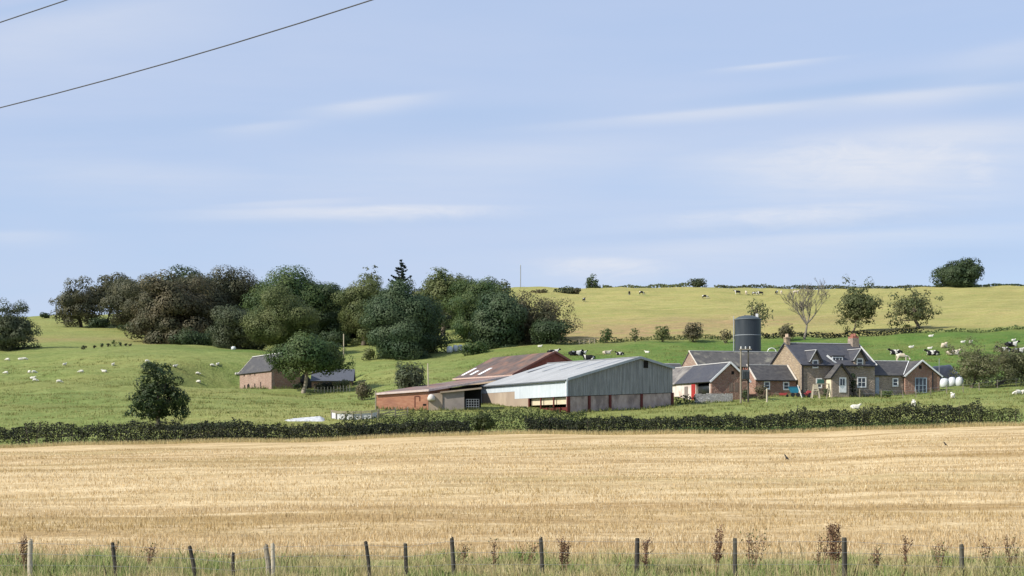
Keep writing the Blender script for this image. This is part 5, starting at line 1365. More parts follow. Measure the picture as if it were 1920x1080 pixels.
for dx, rr in ((.05, .28), (1.0, .32)):
    mb = MB(); mb.tube([a + Vector((dx, -.12, rr - .25)), a + Vector((dx, .06, rr - .25))], [rr, rr], 14); mb.build('wheel', M_black, r)
g = ground(1470, 193.5); r = thing('red_wheelbarrow', 'small red wheelbarrow on the grass before the brick annex', 'wheelbarrow', g)
mb = MB(); a = g + Vector((-.5, 0, .25)); mb.prism([a, a + Vector((.75, 0, 0)), a + Vector((1.0, 0, .35)), a + Vector((-.15, 0, .3))], (0, .5, 0)); mb.build('tray', plain('red tray', (.34, .05, .05), .5), r)
mb = MB(); mb.tube([g + Vector((.5, .2, .18)), g + Vector((.5, .3, .18))], [.18, .18], 12); mb.build('wheel', M_black, r)
mb = MB(); mb.bar(a + Vector((-.7, 0, .35)), a + Vector((.4, .1, .02)), .05); mb.bar(a + Vector((-.1, .2, .0)), a + Vector((-.1, .2, -.3)), .05); mb.build('handle', M_wood, r)
g = ground(1532, 193.5); r = thing('swing_frame', 'wooden children\'s climbing frame with slanting legs before the farmhouse', 'climbing frame', g)
for dx, dxt in ((-.75, -.45), (.35, -.0)):
    for dy in (-.3, .5):
        mb = MB(); mb.bar(g + Vector((dx, dy, -.2)), g + Vector((dxt, dy * .4, 1.9)), .13); mb.build('leg', M_wood_pale, r)
mb = MB(); mb.box(g + Vector((-.22, .05, 1.0)), .75, .7, .09); mb.build('platform', M_wood_pale, r)
mb = MB(); mb.box(g + Vector((-.22, -.22, 1.25)), .62, .06, .6); mb.build('panel', M_wood_pale, r)
mb = MB(); mb.bar(g + Vector((-.45, .05, 1.95)), g + Vector((1.7, .05, 1.95)), .12); mb.build('beam', M_wood, r)
for dx in (1.25, 1.95):
    mb = MB(); mb.bar(g + Vector((dx, .05, -.2)), g + Vector((1.6, .05, 1.95)), .11); mb.build('leg', M_wood, r)
mb = MB(); b = g + Vector((.15, .1, 1.95)); mb.prism([b + Vector((-.1, 0, 0)), b + Vector((.85, 0, 0)), b + Vector((.8, 0, .6)), b + Vector((.05, 0, .65))], (0, .5, 0)); mb.build('canopy', plain('dark green tarp', (.03, .085, .07), .7), r)
g = ground(1501, 193.6); r = thing('plank', 'white plank propped slanting beside the turquoise trailer', 'plank', g)
mb = MB(); mb.bar(g + Vector((.2, 0, -.05)), g + Vector((-.35, .3, 1.7)), .2, .06); mb.build('board', M_white, r)

# garden wire fence before the house and orchard
r = thing('garden_fence', 'thin post and wire fence before the gabled annex and orchard', 'fence', ground(1790, 200))
fp = [ground(u, Y_) for u, Y_ in ((1612, 195), (1652, 195.5), (1693, 196), (1717, 196.5), (1745, 197.5), (1775, 199), (1806, 201), (1836, 203), (1870, 204.5), (1905, 206), (1945, 208))]
for b in fp:
    mb = MB(); mb.bar(b + Vector((0, 0, -.3)), b + Vector((rs.uniform(-.04, .04), 0, 1.15)), .1); mb.build('post', M_wood, r)
for hz in (.55, 1.05):
    mb = MB(); mb.tube([b + Vector((0, -.06, hz)) for b in fp], [.012] * len(fp), 4); mb.build('wire', M_galv, r)
r = thing('rail_fence', 'short pale wooden rail at the meadow edge near the see-through tree', 'fence', ground(1100, 289))
fp = [ground(u, 289) for u in (1086, 1095, 1105, 1115)]
for b in fp:
    mb = MB(); mb.bar(b + Vector((0, 0, -.3)), b + Vector((0, 0, 1.15)), .14); mb.build('post', M_wood_pale, r)
for hz in (.35, .7, 1.05):
    mb = MB(); mb.bar(fp[0] + Vector((0, -.09, hz)), fp[-1] + Vector((0, -.09, hz)), .05, .12); mb.build('rail', M_wood, r)
r = thing('paling_fence', 'row of pale pickets in the grass right of the spreading tree', 'fence', ground(620, 238))
fp = [ground(u, 238 - .06 * (u - 590)) for u in range(590, 657, 6)]
for b in fp:
    mb = MB(); mb.bar(b + Vector((0, 0, -.3)), b + Vector((rs.uniform(-.05, .05), 0, rs.uniform(.75, 1.05))), .12); mb.build('picket', M_wood_pale, r)
mb = MB()
for a, b in zip(fp, fp[1:]): mb.bar(a + Vector((0, -.09, .5)), b + Vector((0, -.09, .5)), .03, .05)
mb.build('rail', M_wood, r)

# ------------------------------------------------------------------ near wire fence
FP = [(57, 1012, .16, 0, M_wood_pale), (211, 1018, .12, 7, M_wood_dk), (356, 1025, .13, 9, M_wood_dk), (437, 1037, .11, 1, M_wood_dk), (498, 1022, .17, 6, M_wood), (511, 1020, .14, 0, M_wood_pale), (686, 1016, .12, 7, M_wood_dk), (760, 1020, .13, 2, M_wood_dk),
      (847, 1008, .14, 5, M_wood_dk), (1014, 1008, .13, 2, M_wood_dk), (1195, 1010, .15, -1, M_wood_dk), (1378, 1010, .14, 0, M_wood_dk), (1583, 1009, .17, 0, M_wood_dk), (1803, 1022, .15, 0, M_wood_dk), (1985, 1020, .14, 2, M_wood_dk), (-110, 1018, .14, 2, M_wood_dk)]
r = thing('wire_fence', 'leaning dark wooden posts strung with wire along the grassy foreground', 'fence', ground(960, 34))
tops = []
for px, top, w, lean, m in FP:
    Y = 34.0; t = pt(px, top, Y); b = ground(px + lean * 1.35, Y)
    mb = MB(); q = rs.uniform(0, 1)
    mb.tube([b + Vector((0, 0, -.3)), b.lerp(t, .5) + Vector((rs.uniform(-.012, .012), 0, 0)), t + Vector((0, 0, -.02)), t + Vector((rs.uniform(-.02, .02), 0, .015))], [w * .38, w * .37, w * .35, w * .3], 9)
    mb.build('post', m, r); tops.append((px, b, t))
tops.sort(key=lambda q: q[0])
for fr_ in (.93, .68, .42):
    mb = MB(); mb.tube([b.lerp(t, fr_) + Vector((0, -.075, 0)) for px, b, t in tops], [.0032] * len(tops), 4); mb.build('wire', M_galv, r)

# ------------------------------------------------------------------ overhead wires
for lab, a, b in (('lower power line slanting across the upper left sky', pt(0, 202, 27), pt(697, 0, 23)), ('short upper power line in the top left corner', pt(0, 42, 26.4), pt(125, 0, 25.7))):
    d = b - a; k0 = 1.0 if 'lower' in lab else 5.6
    mb = MB(); mb.tube([a + d * t * k0 + Vector((0, 0, .26 * t * k0 * (t * k0 - 1) / k0 ** 1.6)) for t in np.linspace(-5, 5, 61)], [.0105] * 61, 6)
    o = mb.build('power_line', plain('dark cable', (.07, .072, .08), .6), None, a); tag(o, lab, 'power line', 'overhead power lines')

# ------------------------------------------------------------------ animals
dg = None


def skin_mesh(name, nodes, edges, mat, sub=1):
    me = bpy.data.meshes.new(name); me.from_pydata([n[0] for n in nodes], edges, []); o = bpy.data.objects.new(name, me); col.objects.link(o)
    o.modifiers.new('s', 'SKIN'); sd = o.modifiers.new('d', 'SUBSURF'); sd.levels = sub; sd.render_levels = sub
    for i, n in enumerate(nodes):
        rr = n[1] if isinstance(n[1], tuple) else (n[1], n[1]); me.skin_vertices[0].data[i].radius = rr
        me.skin_vertices[0].data[i].use_root = (i == 0)
    d = bpy.context.evaluated_depsgraph_get(); ev = o.evaluated_get(d); m2 = bpy.data.meshes.new_from_object(ev)
    bpy.data.objects.remove(o); bpy.data.meshes.remove(me)
    m2.name = name; m2.materials.clear(); m2.materials.append(mat)
    m2.polygons.foreach_set('use_smooth', [True] * len(m2.polygons)); m2.update()
    return m2


def quadruped(name, mat, L, Hh, rb, leg_r, head, lying=False, graze=False, wool=1.0):
    """faces +x. L body length, Hh shoulder height, rb body radius"""
    if lying: zb_ = rb * .95
    else: zb_ = Hh - rb
    n = []; e = []
    def nd(p, r_): n.append((p, r_)); return len(n) - 1
    mid = nd((0, 0, zb_), (rb * .95, rb)); hip = nd((-L * .36, 0, zb_ + rb * .06), (rb * .82, rb * .92)); rump = nd((-L * .5, 0, zb_ + rb * .05), (rb * .5, rb * .62)); sh = nd((L * .34, 0, zb_), (rb * .72, rb * .95))
    e += [(mid, hip), (hip, rump), (mid, sh)]
    if graze and not lying: nk = nd((L * .58, 0, zb_ - rb * .25), rb * .42); hd = nd((L * .76, 0, Hh * .26), rb * .33); mz = nd((L * .86, 0, Hh * .1), rb * .21)
    else: nk = nd((L * .56, 0, zb_ + rb * .75), rb * .42); hd = nd((L * .70, 0, zb_ + rb * 1.25), rb * .34); mz = nd((L * .88, 0, zb_ + rb * 1.0), rb * .22)
    e += [(sh, nk), (nk, hd), (hd, mz)]
    hp = n[hd][0]
    for sg in (-1, 1):
        ea = nd((hp[0] - .02, sg * rb * .62, hp[2] + rb * .22), rb * .1); e.append((hd, ea))
        if not lying:
            k1 = nd((L * .35, sg * rb * .52, Hh * .40), leg_r * 1.25); k2 = nd((L * .36, sg * rb * .52, Hh * .2), leg_r); k3 = nd((L * .37, sg * rb * .52, 0.03), leg_r * 1.05); e += [(sh, k1), (k1, k2), (k2, k3)]
            h1 = nd((-L * .36, sg * rb * .55, Hh * .46), leg_r * 1.7); h2 = nd((-L * .47, sg * rb * .55, Hh * .29), leg_r * 1.0); h3 = nd((-L * .44, sg * rb * .55, 0.03), leg_r * 1.0); e += [(hip, h1), (h1, h2), (h2, h3)]
        else:
            k1 = nd((L * .42, sg * rb * .75, rb * .3), leg_r * 1.3); k2 = nd((L * .58, sg * rb * .6, leg_r), leg_r); e += [(sh, k1), (k1, k2)]
            h1 = nd((-L * .3, sg * rb * .95, rb * .35), leg_r * 1.8); h2 = nd((-L * .1, sg * rb * 1.05, leg_r), leg_r); e += [(hip, h1), (h1, h2)]
    tl = nd((-L * .54, 0, zb_ - rb * .2), leg_r * .55); t2 = nd((-L * .55, 0, max(leg_r, zb_ - rb * (1.3 if lying is False else .7))), leg_r * .5); e += [(rump, tl), (tl, t2)]
    return skin_mesh(name, n, e, mat)


def coat(name, a, b, lo, hi, scale=.9, off=(0, 0, 0)):
    m, nt, out = new_mat(name)
    tc = nt.nodes.new('ShaderNodeTexCoord'); mp = nt.nodes.new('ShaderNodeMapping'); mp.inputs['Location'].default_value = off
    nt.links.new(tc.outputs['Object'], mp.inputs['Vector'])
    nn = nt.nodes.new('ShaderNodeTexNoise'); nn.inputs['Scale'].default_value = scale; nn.inputs['Detail'].default_value = 1.5
    nt.links.new(mp.outputs[0], nn.inputs['Vector'])
    principled(nt, out, mixc(nt, ramp(nt, nn.outputs['Fac'], lo, hi), a, b), .8, .2)
    return m


BLK = (.012, .012, .013); WHT = (.58, .555, .50)
M_fleece = coat('cream fleece', (.58, .55, .46), (.72, .69, .60), .3, .7, 6)
M_pied = coat('black and white coat', BLK, WHT, .49, .51, 1.0)
M_pied2 = coat('black coat with white patches', BLK, WHT, .56, .58, .9, (3, 1, 0))
M_cream = coat('cream coat', (.50, .42, .31), (.61, .55, .45), .35, .65, 1.2)
PROT = {}
PROT['sheep'] = quadruped('sheep', M_fleece, 1.05, .72, .29, .05, 1, graze=True)
PROT['sheep_up'] = quadruped('sheep', M_fleece, 1.0, .74, .29, .05, 1)
PROT['sheep_lie'] = quadruped('sheep', M_fleece, 1.05, .6, .30, .06, 1, lying=True)
for k, m in (('pied', M_pied), ('black', M_pied2), ('cream', M_cream)):
    PROT['cow_' + k] = quadruped('cow', m, 1.75, 1.38, .40, .085, 1)
    PROT['cowg_' + k] = quadruped('cow', m, 1.75, 1.38, .40, .085, 1, graze=True)
    PROT['cowl_' + k] = quadruped('cow', m, 1.8, 1.2, .42, .09, 1, lying=True)


def animal(kind, label, px, py, rz, group, sc=1.0, Y=None):
    nm = kind.split('_')[0]; nm = 'sheep' if nm == 'sheep' else 'cow'
    o = bpy.data.objects.new(nm, PROT[kind]); col.objects.link(o)
    g = ground(px, Y) if Y else hit(px, py)
    o.location = g + Vector((0, 0, -.02)); o.rotation_euler = (0, 0, R(rz)); s_ = sc * random.uniform(.94, 1.06); o.scale = (s_, s_, s_)
    tag(o, label, nm if nm == 'sheep' else 'cow', group)


LS = 'sheep in the left pasture'
SH = [(14, 676, 'sheep', 170, 'white sheep grazing beside the weeping tree\'s shadow, nearest the left edge'), (38, 675, 'sheep_lie', 10, 'left one of two white sheep lying close together below the weeping tree'),
      (47, 675, 'sheep', 20, 'right one of two white sheep close together below the weeping tree'), (121, 686, 'sheep_up', 60, 'upright white sheep standing alone below the row of little shrubs'),
      (11, 701, 'sheep', 180, 'lone white sheep low down by the left picture edge'), (55, 700, 'sheep', 130, 'white sheep facing another, left one of the pair under the tree shadow'), (64, 700, 'sheep', 40, 'white sheep facing another, right one of the pair under the tree shadow'),
      (61, 711, 'sheep_lie', 0, 'white sheep lying at the left of the lowest pair in the left pasture'), (66, 715, 'sheep', 5, 'white sheep at the right of the lowest pair in the left pasture'), (111, 718, 'sheep', 15, 'white sheep grazing lowest in the open left pasture'),
      (152, 699, 'sheep', 190, 'white sheep grazing midway between the left edge and the oak'), (196, 698, 'sheep_lie', 180, 'white sheep lying left of the lone oak on open grass'), (212, 686, 'sheep_up', 80, 'tiny white sheep upright above and left of the oak crown'),
      (276, 679, 'sheep', 30, 'white sheep on the mound directly above the oak crown'), (328, 690, 'sheep_up', 20, 'white sheep just above the right side of the oak crown'), (371, 703, 'sheep', 10, 'white sheep right of the oak, upper one of two'),
      (372, 718, 'sheep', 170, 'white sheep right of the oak, lower one of two'), (398, 687, 'sheep', 15, 'left one of two white sheep on the bright strip below the wood'), (408, 686, 'sheep_up', 70, 'right one of two white sheep on the bright strip below the wood'), (444, 704, 'sheep_up', 30, 'white sheep at the left corner of the stone barn')]
for px, py, k, rz, lab in SH: animal(k, lab, px, py, rz, LS, .72)
WSH = 'sheep in the shade of the wood'
for px, py, lab in ((738, 645, 'white sheep lying in shade under the blue green tree, left of three'), (767, 658, 'white sheep under the blue green tree, lowest of three'), (801, 640, 'white sheep in deep shade right of the blue green tree')): animal('sheep_lie', lab, px, py, 0, WSH, .7)
RS = 'sheep in the near meadow'
for px, py, k, rz, lab in ((1603, 767, 'sheep_lie', 0, 'white sheep lying in front of the farmhouse near the hedge'), (1713, 762, 'sheep_up', 75, 'white sheep close behind the dark right hedge'), (1786, 747, 'sheep_up', 85, 'white sheep standing below the orchard trees'), (1908, 740, 'sheep', 200, 'white sheep grazing near the right edge, left of two'), (1921, 740, 'sheep', 20, 'white sheep half cut off by the right edge')):
    animal(k, lab, px, py, rz, RS, .95)
MS = 'sheep in the green meadow behind the farm'
for px, py, k, rz, lab in ((1012, 651, 'sheep_lie', 0, 'pale sheep lying below the brown see-through tree'), (1214, 662, 'sheep_lie', 170, 'white sheep lying alone between steel barn and silo'), (1708, 653, 'sheep_lie', 10, 'white sheep lying above the pied cow with white face'), (1743, 655, 'sheep_lie', 0, 'white sheep lying just above the pied cow by the orchard'), (1745, 632, 'sheep_lie', 0, 'white sheep lying highest in the green meadow near the field hedge'), (1900, 640, 'sheep_lie', 20, 'white sheep lying above the orchard at the far right'), (1805, 643, 'sheep_lie', 10, 'white sheep behind the orchard tree top, left of two'), (1820, 644, 'sheep_up', 30, 'white sheep behind the orchard tree top, right of two')):
    animal(k, lab, px, py, rz, MS, .72)
CM = 'cattle in the green meadow behind the farm'
for px, py, k, rz, lab in ((1036, 664, 'cowl_pied', 0, 'pied cow lying behind the brown barn\'s roof peak'), (1077, 667, 'cowl_black', 10, 'black cow with white belly lying above the steel barn roof'), (1092, 664, 'cowl_black', 20, 'small black calf lying beside the black cow'), (1105, 675, 'cowl_black', 180, 'black cow lying half behind the steel barn ridge'), (1137, 664, 'cowl_cream', 15, 'cream calf lying above the steel barn ridge'), (1163, 666, 'cowl_pied', 180, 'pied cow lying right of the cream calf'),
                           (1681, 665, 'cowl_pied', 180, 'black cow with a white face lying behind the farmhouse'), (1691, 678, 'cowg_cream', 0, 'cream cow grazing behind the gabled annex ridge'), (1750, 666, 'cowl_pied', 170, 'pied cow lying left of the orchard tree'), (1771, 652, 'cowl_cream', 60, 'pale cow lying behind the orchard tree\'s left side'), (1786, 666, 'cowl_cream', 0, 'pale cow lying behind orchard leaves'), (1895, 650, 'cowl_black', 0, 'black cow lying uppermost at the right edge'), (1884, 660, 'cowl_pied', 180, 'mostly white cow lying among the right edge cattle'), (1907, 662, 'cowl_black', 0, 'black cow lying lowest at the right edge')):
    animal(k, lab, px, py, rz, CM, 1.08 if 'calf' not in lab else .75)
CH = 'cattle on the yellow hill field'
for px, py, k, rz, lab in ((1095, 566, 'cow_pied', 70, 'pied cow standing at the left end of the yellow hill field'), (1180, 554, 'cowg_black', 90, 'black cow grazing below the skyline hedge'), (1203, 554, 'cowg_pied', 20, 'pied cow grazing right of the lone black one'), (1322, 560, 'cowg_pied', 0, 'pied cow grazing below the round skyline bush'), (1383, 552, 'cow_black', 180, 'black and white cow near the skyline left of the dark group'), (1399, 551, 'cow_cream', 90, 'pale cow between dark ones on the skyline'),
                           (1415, 551, 'cowg_black', 0, 'black cow in the skyline group above the silo'), (1426, 551, 'cow_black', 180, 'second black cow in the skyline group above the silo'), (1456, 551, 'cow_black', 60, 'black cow beside the white one on the skyline'), (1465, 551, 'cow_cream', 80, 'large white cow on the skyline above the silo'), (1492, 552, 'cow_cream', 0, 'pale cow behind the dead tree\'s twigs')):
    animal(k, lab, px, py, rz, CH, .9, Y=None if py > 556 else 462)


# crows
def crow(label, px, py, rz, sc=1.0):
    n = [((0, 0, .17), .075), ((-.16, 0, .14), .05), ((-.3, 0, .1), (.045, .018)), ((.12, 0, .22), .055), ((.2, 0, .28), .045), ((.29, 0, .26), .014), ((-.02, .04, .08), .014), ((.0, .04, 0), .012), ((-.02, -.04, .08), .014), ((0, -.04, 0), .012)]
    me = skin_mesh('crow', n, [(0, 1), (1, 2), (0, 3), (3, 4), (4, 5), (0, 6), (6, 7), (0, 8), (8, 9)], M_black)
    o = bpy.data.objects.new('crow', me); col.objects.link(o); g = hit(px, py); o.location = g; o.rotation_euler = (0, R(-28), R(rz)); o.scale = (sc * .66,) * 3
    tag(o, label, 'crow', 'crows on the ground')


crow('black crow standing in the stubble below the farmhouse', 1473, 862, 150, 1.5)
crow('small black crow in the stubble near the right edge', 1771, 836, 160, 1.3)
crow('black crow on the grass bank before the steel barn', 1166, 782, 90, 1.7)

# ------------------------------------------------------------------ stubble, grass and weeds
def blades(name, x, y, h, w, mat, lean=.35, z0=None, curve=True, yaw=None):
    n = len(x); z = gz(x, y) if z0 is None else z0
    a = rng.uniform(0, math.pi, n) if yaw is None else yaw
    dx, dy = np.cos(a) * w / 2, np.sin(a) * w / 2 * .5
    la = rng.uniform(0, 2 * math.pi, n); lm = np.minimum(np.abs(rng.normal(0, lean, n)), .8) * h
    lx, ly = np.cos(la) * lm, np.sin(la) * lm
    B = np.stack([x, y, z - .03], -1); D_ = np.stack([dx, dy, np.zeros(n)], -1)
    Mi = B + np.stack([lx * .3, ly * .3, h * .55], -1); T = B + np.stack([lx, ly, h], -1)
    # one bent blade of two quads kept as an island: base quad + tip quad share positions by vertex reuse
    v = np.stack([B - D_, B + D_, Mi + D_ * .75, T + D_ * .15, T - D_ * .15, Mi - D_ * .75], 1).reshape(-1, 3)
    o = np_mesh(name, v, 6, mat); o['kind'] = 'stuff'; return o


def straw_patch(x, y): return np.sin(x * .21 + y * .9 + 2 * np.sin(y * .13)) + .7 * np.sin(x * .07 - y * .45 + 1)


def scatter(n, Y0, Y1, pw=1.0, pad=1.12, lo=-1, hi=1):
    q = rng.uniform(0, 1, n) ** pw; Y = Y0 + (Y1 - Y0) * q
    x = rng.uniform(lo, hi, n) * .3556 * pad * Y
    return x, Y


M_straw = blade_mat('straw', [(.38, .255, .11), (.57, .42, .21), (.70, .55, .32), (.84, .73, .51)], .07, [(.30, .195, .075), (.43, .31, .13), (.56, .43, .21)], trans=.2, stretch=(.3, 2, 1), lo=.5, hi=.66)
x, Y = scatter(270000, 39, 135, 2.3)
Y = np.round((Y - .1 * x) / .3) * .3 + .1 * x + rng.normal(0, .05, len(Y))
Y = np.clip(Y, 38.5, 150.3)
cl = np.sin(x * 1.9 + 3 * np.sin(Y * .7)) * np.sin(Y * 1.3 + 2 * np.sin(x * .45)) + .6 * np.sin(x * .31 - Y * .9)
kp = rng.uniform(-1.5, .9, len(x)) < cl; x, Y, sc_cl = x[kp], Y[kp], cl[kp]
sc_ = np.clip(Y / 55, .8, 2.2)
blades('stubble', x, Y, rng.uniform(.07, .2, len(x)) * (1 + .2 * np.clip(sc_cl, -1, 1)), .019 * sc_ * rng.uniform(.7, 1.5, len(x)), M_straw, .3)
x, Y = scatter(26000, 148.5, 150.6, 1.0)
blades('stubble_edge', x, Y, rng.uniform(.15, .55, len(x)), .03 * rng.uniform(.7, 1.5, len(x)), blade_mat('pale edge grass', [(.46, .36, .17), (.60, .49, .26), (.40, .36, .16)]), .35)

M_grass = blade_mat('verge grass', [(.15, .21, .055), (.24, .31, .095), (.35, .39, .14), (.52, .48, .24)], .45,
                    [(.30, .29, .10), (.52, .44, .21), (.70, .59, .34), (.36, .35, .13)], lo=.46, hi=.56)
x, Y = scatter(90000, 31.0, 38.2, 1.0, 1.2)
lx = 960 + FOC * x / Y
den = .55 + .45 * np.sin(x * .9 + 1.2 * np.sin(Y * 1.3)) * np.sin(Y * .8 + x * .37)
keep = rng.uniform(0, 1, len(x)) < np.clip(den + .35 - np.clip((Y - 35.2) / 3.2, 0, 1) * .55, .06, 1)
x, Y = x[keep], Y[keep]
hm = .23 + .07 * np.sin(x * .55 + 1) + .12 * np.sin(x * 2.3 + 1.7 * np.sin(Y * 1.9) + 1.2 * np.sin(x * .61)) 
blades('verge_grass', x, Y, np.clip(hm * rng.uniform(.4, 1.45, len(x)), .1, .95), rng.uniform(.016, .038, len(x)), M_grass, .42)
x, Y = scatter(9000, 31.2, 38.6, 1.0, 1.2)
blades('seeding_grass', x, Y, rng.uniform(.25, .7, len(x)), rng.uniform(.007, .013, len(x)), blade_mat('seeding grass', [(.42, .34, .18), (.55, .46, .26), (.34, .28, .13)]), .3)
# rough tussocks giving the pastures a nap
cx_, cy_ = scatter(2600, 156, 275, 1.2, 1.1)
x = np.repeat(cx_, 34) + rng.normal(0, 1, 2600 * 34) * np.repeat(rng.uniform(.2, 1.9, 2600), 34); Y = np.repeat(cy_, 34) + rng.normal(0, .5, 2600 * 34)
M_tuss = blade_mat('tussock grass', [(.12, .165, .04), (.19, .21, .06), (.32, .29, .11), (.22, .23, .07)])
blades('tussock_grass', x, Y, rng.uniform(.08, .34, len(x)), rng.uniform(.04, .10, len(x)), M_tuss, .7)

segs = [(D.W(-.2, -.3, 0), D.W(sR, -.3, 0), 26, .45), (D.W(-.3, 0, 0), D.W(-.3, TD, 0), 26, .22), (B1.W(0, -.35, 0), B1.W(s1_, -.35, 0), 28, .55), (K.W(0, -.3, 0), K.W(sb, -.3, 0), 24, .5), (A_.W(-.3, 0, 0), A_.W(-.3, TA, 0), 30, .7), (A_.W(0, -.3, 0), A_.W(sE, -.3, 0), 30, .8),
        (H.W(0, -.4, 0), H.W(p0_, -.4, 0), 22, .4), (H.W(p1_, -.4, 0), H.W(sH, -.4, 0), 22, .45), (H.W(sH, .4, 0), H.W(q2, .0, 0), 22, .45), (W0 + Vector((0, -.2, 0)), W1 + Vector((0, -.2, 0)), 26, .4), (V.W(0, .1, 0), V.W(sv, .1, 0), 26, .8), (H.W(s0 - 9, tA - .3, 0), H.W(0, tA - .3, 0), 20, .4)]
xs_, ys_, hs_ = [], [], []
for a, b, dn, hh in segs:
    n_ = int((b - a).length * dn); t = rng.uniform(0, 1, n_); off = np.abs(rng.normal(0, .5, n_))
    nx_, ny_ = (b - a).y, -(b - a).x; q = math.hypot(nx_, ny_)
    if ny_ > 0: nx_, ny_ = -nx_, -ny_
    xs_.append(a.x + (b.x - a.x) * t + nx_ / q * off); ys_.append(a.y + (b.y - a.y) * t + ny_ / q * off); hs_.append(hh * rng.uniform(.3, 1.3, n_) * (.6 + .5 * np.sin(t * 40) ** 2))
x, Y, hh_ = np.concatenate(xs_), np.concatenate(ys_), np.concatenate(hs_)
blades('wall_foot_grass', x, Y, hh_, rng.uniform(.05, .13, len(x)), blade_mat('nettles and long grass', [(.06, .095, .022), (.10, .14, .035), (.17, .19, .055), (.28, .25, .10)]), .45)

M_dock = plain('dry dock seed', (.14, .062, .038), .9); M_stalk = plain('dry stalk', (.23, .15, .085), .9)
M_weedleaf = leaf_mat('thistle leaves', (.055, .085, .025), (.10, .125, .045))
M_head = leaf_mat('seed heads', (.16, .085, .05), (.26, .15, .095))


def weed(label, px, top, w, Y, kind, n=3, group=None):
    g = ground(px, Y); H_ = (YH - top) / FOC * Y - g.z
    r = thing('dock_plant' if kind == 'dock' else 'thistle', label, 'dock' if kind == 'dock' else 'thistle', g, group)
    mb = MB(); P = []; NN = []; Lp = []; wl = random.choice((-.45, .1, .5))
    for i in range(n):
        dx = (random.uniform(-.35, .35) + wl) * w / FOC * Y; tp = g + Vector((dx, random.uniform(-.1, .1), H_ * random.uniform(.8, 1.0)))
        pts = limb(mb, g + Vector((dx * .25, 0, -.05)), tp, .011, .004, .06, 4, 5, .05)
        for p0, p1 in zip(pts[2:], pts[3:]):
            m_ = 34 if kind == 'dock' else 10
            for k in range(m_):
                q = p0.lerp(p1, random.random()); P.append(q + Vector((random.gauss(0, .03), random.gauss(0, .03), random.gauss(0, .03))))
        for k in range(22 if kind != 'dock' else 5):
            q = pts[random.randint(0, 3 if kind == 'dock' else 5)]; Lp.append(q + Vector((random.gauss(0, .085), random.gauss(0, .08), random.gauss(0, .05))))
        for k in range(3):
            a_ = pts[random.randint(2, 4)]; b_ = a_ + Vector((random.uniform(-.2, .2), random.uniform(-.1, .1), random.uniform(.1, .28))); limb(mb, a_, b_, .007, .003, .05, 3, 3)
            for k2 in range(16 if kind == 'dock' else 5): q = a_.lerp(b_, random.uniform(.3, 1)); P.append(q + Vector((random.gauss(0, .02),) * 3))
    mb.build('stem', M_stalk, r)
    P = np.array([tuple(p) for p in P]); np_mesh('seed_head', quads(P, rng.normal(size=P.shape), rng.uniform(.02, .045, len(P))), 4, M_head, r)
    Lp = np.array([tuple(p) for p in Lp]); np_mesh('foliage', quads(Lp, rng.normal(size=Lp.shape) + np.array([0, 0, .6]), rng.uniform(.03, .085, len(Lp)), .5), 4, M_weedleaf, r)


WD = 'weeds along the near fence'
for px, top, w, kind, n, lab in ((52, 996, 22, 'dock', 3, 'brown dock stems rising behind the pale leftmost fence post'), (221, 1017, 8, 'thistle', 2, 'small thistle beside the second fence post from the left'),
                                 (272, 1022, 26, 'thistle', 4, 'leafy green thistle left of the leaning third post'), (858, 1022, 30, 'thistle', 3, 'green thistle at the foot of the post left of centre'),
                                 (928, 1010, 22, 'thistle', 3, 'green thistle alone in the gap left of the centre post'), (978, 1012, 34, 'thistle', 3, 'pale thistle leaning against the centre post'), (1058, 1006, 30, 'dock', 4, 'dark dock clump right of the centre post'), (1215, 999, 20, 'dock', 3, 'brown dock leaning just right of the post with tall grass'), (1340, 981, 26, 'dock', 4, 'tall reddish dock left of the post right of centre'), (1412, 994, 50, 'thistle', 6, 'bushy green thistle right of the post right of centre'),
                                 (1532, 990, 30, 'thistle', 4, 'green thistle left of the big red dock'), (1562, 980, 34, 'dock', 9, 'biggest dark red dock beside the thick post'), (1642, 1022, 24, 'thistle', 4, 'low green thistle right of the thick post'), (1693, 1003, 8, 'dock', 2, 'single thin dock stalk standing clear in the stubble'), (1755, 1010, 44, 'thistle', 4, 'grey green thistle left of the last post'), (1842, 1014, 26, 'thistle', 4, 'green thistle right of the last post'), (1905, 1005, 36, 'thistle', 5, 'green thistle at the right picture edge')):
    weed(lab, px, top, w, 34.8 if kind == 'dock' else 35.4, kind, n, WD)

# ------------------------------------------------------------------ camera, sun, sky
cam = bpy.data.cameras.new('camera'); co = bpy.data.objects.new('camera', cam); col.objects.link(co)
cam.sensor_width = 36.0; cam.lens = 36.0 * FOC / 1920.0; cam.shift_y = (YH - 540.0) / 1920.0
cam.clip_start = .5; cam.clip_end = 20000
co.location = (0, 0, 0); co.rotation_euler = (R(90), 0, 0)
scene.camera = co

EL = R(38); AZF = R(25)
sdir = Vector((-math.cos(AZF) * math.cos(EL), -math.sin(AZF) * math.cos(EL), math.sin(EL)))
sun = bpy.data.lights.new('sun', 'SUN'); sun.energy = 4.6; sun.angle = R(.53); sun.color = (1, .95, .86)
so = bpy.data.objects.new('sun', sun); col.objects.link(so); so.rotation_euler = sdir.to_track_quat('Z', 'Y').to_euler(); so.location = (-60, -40, 80)

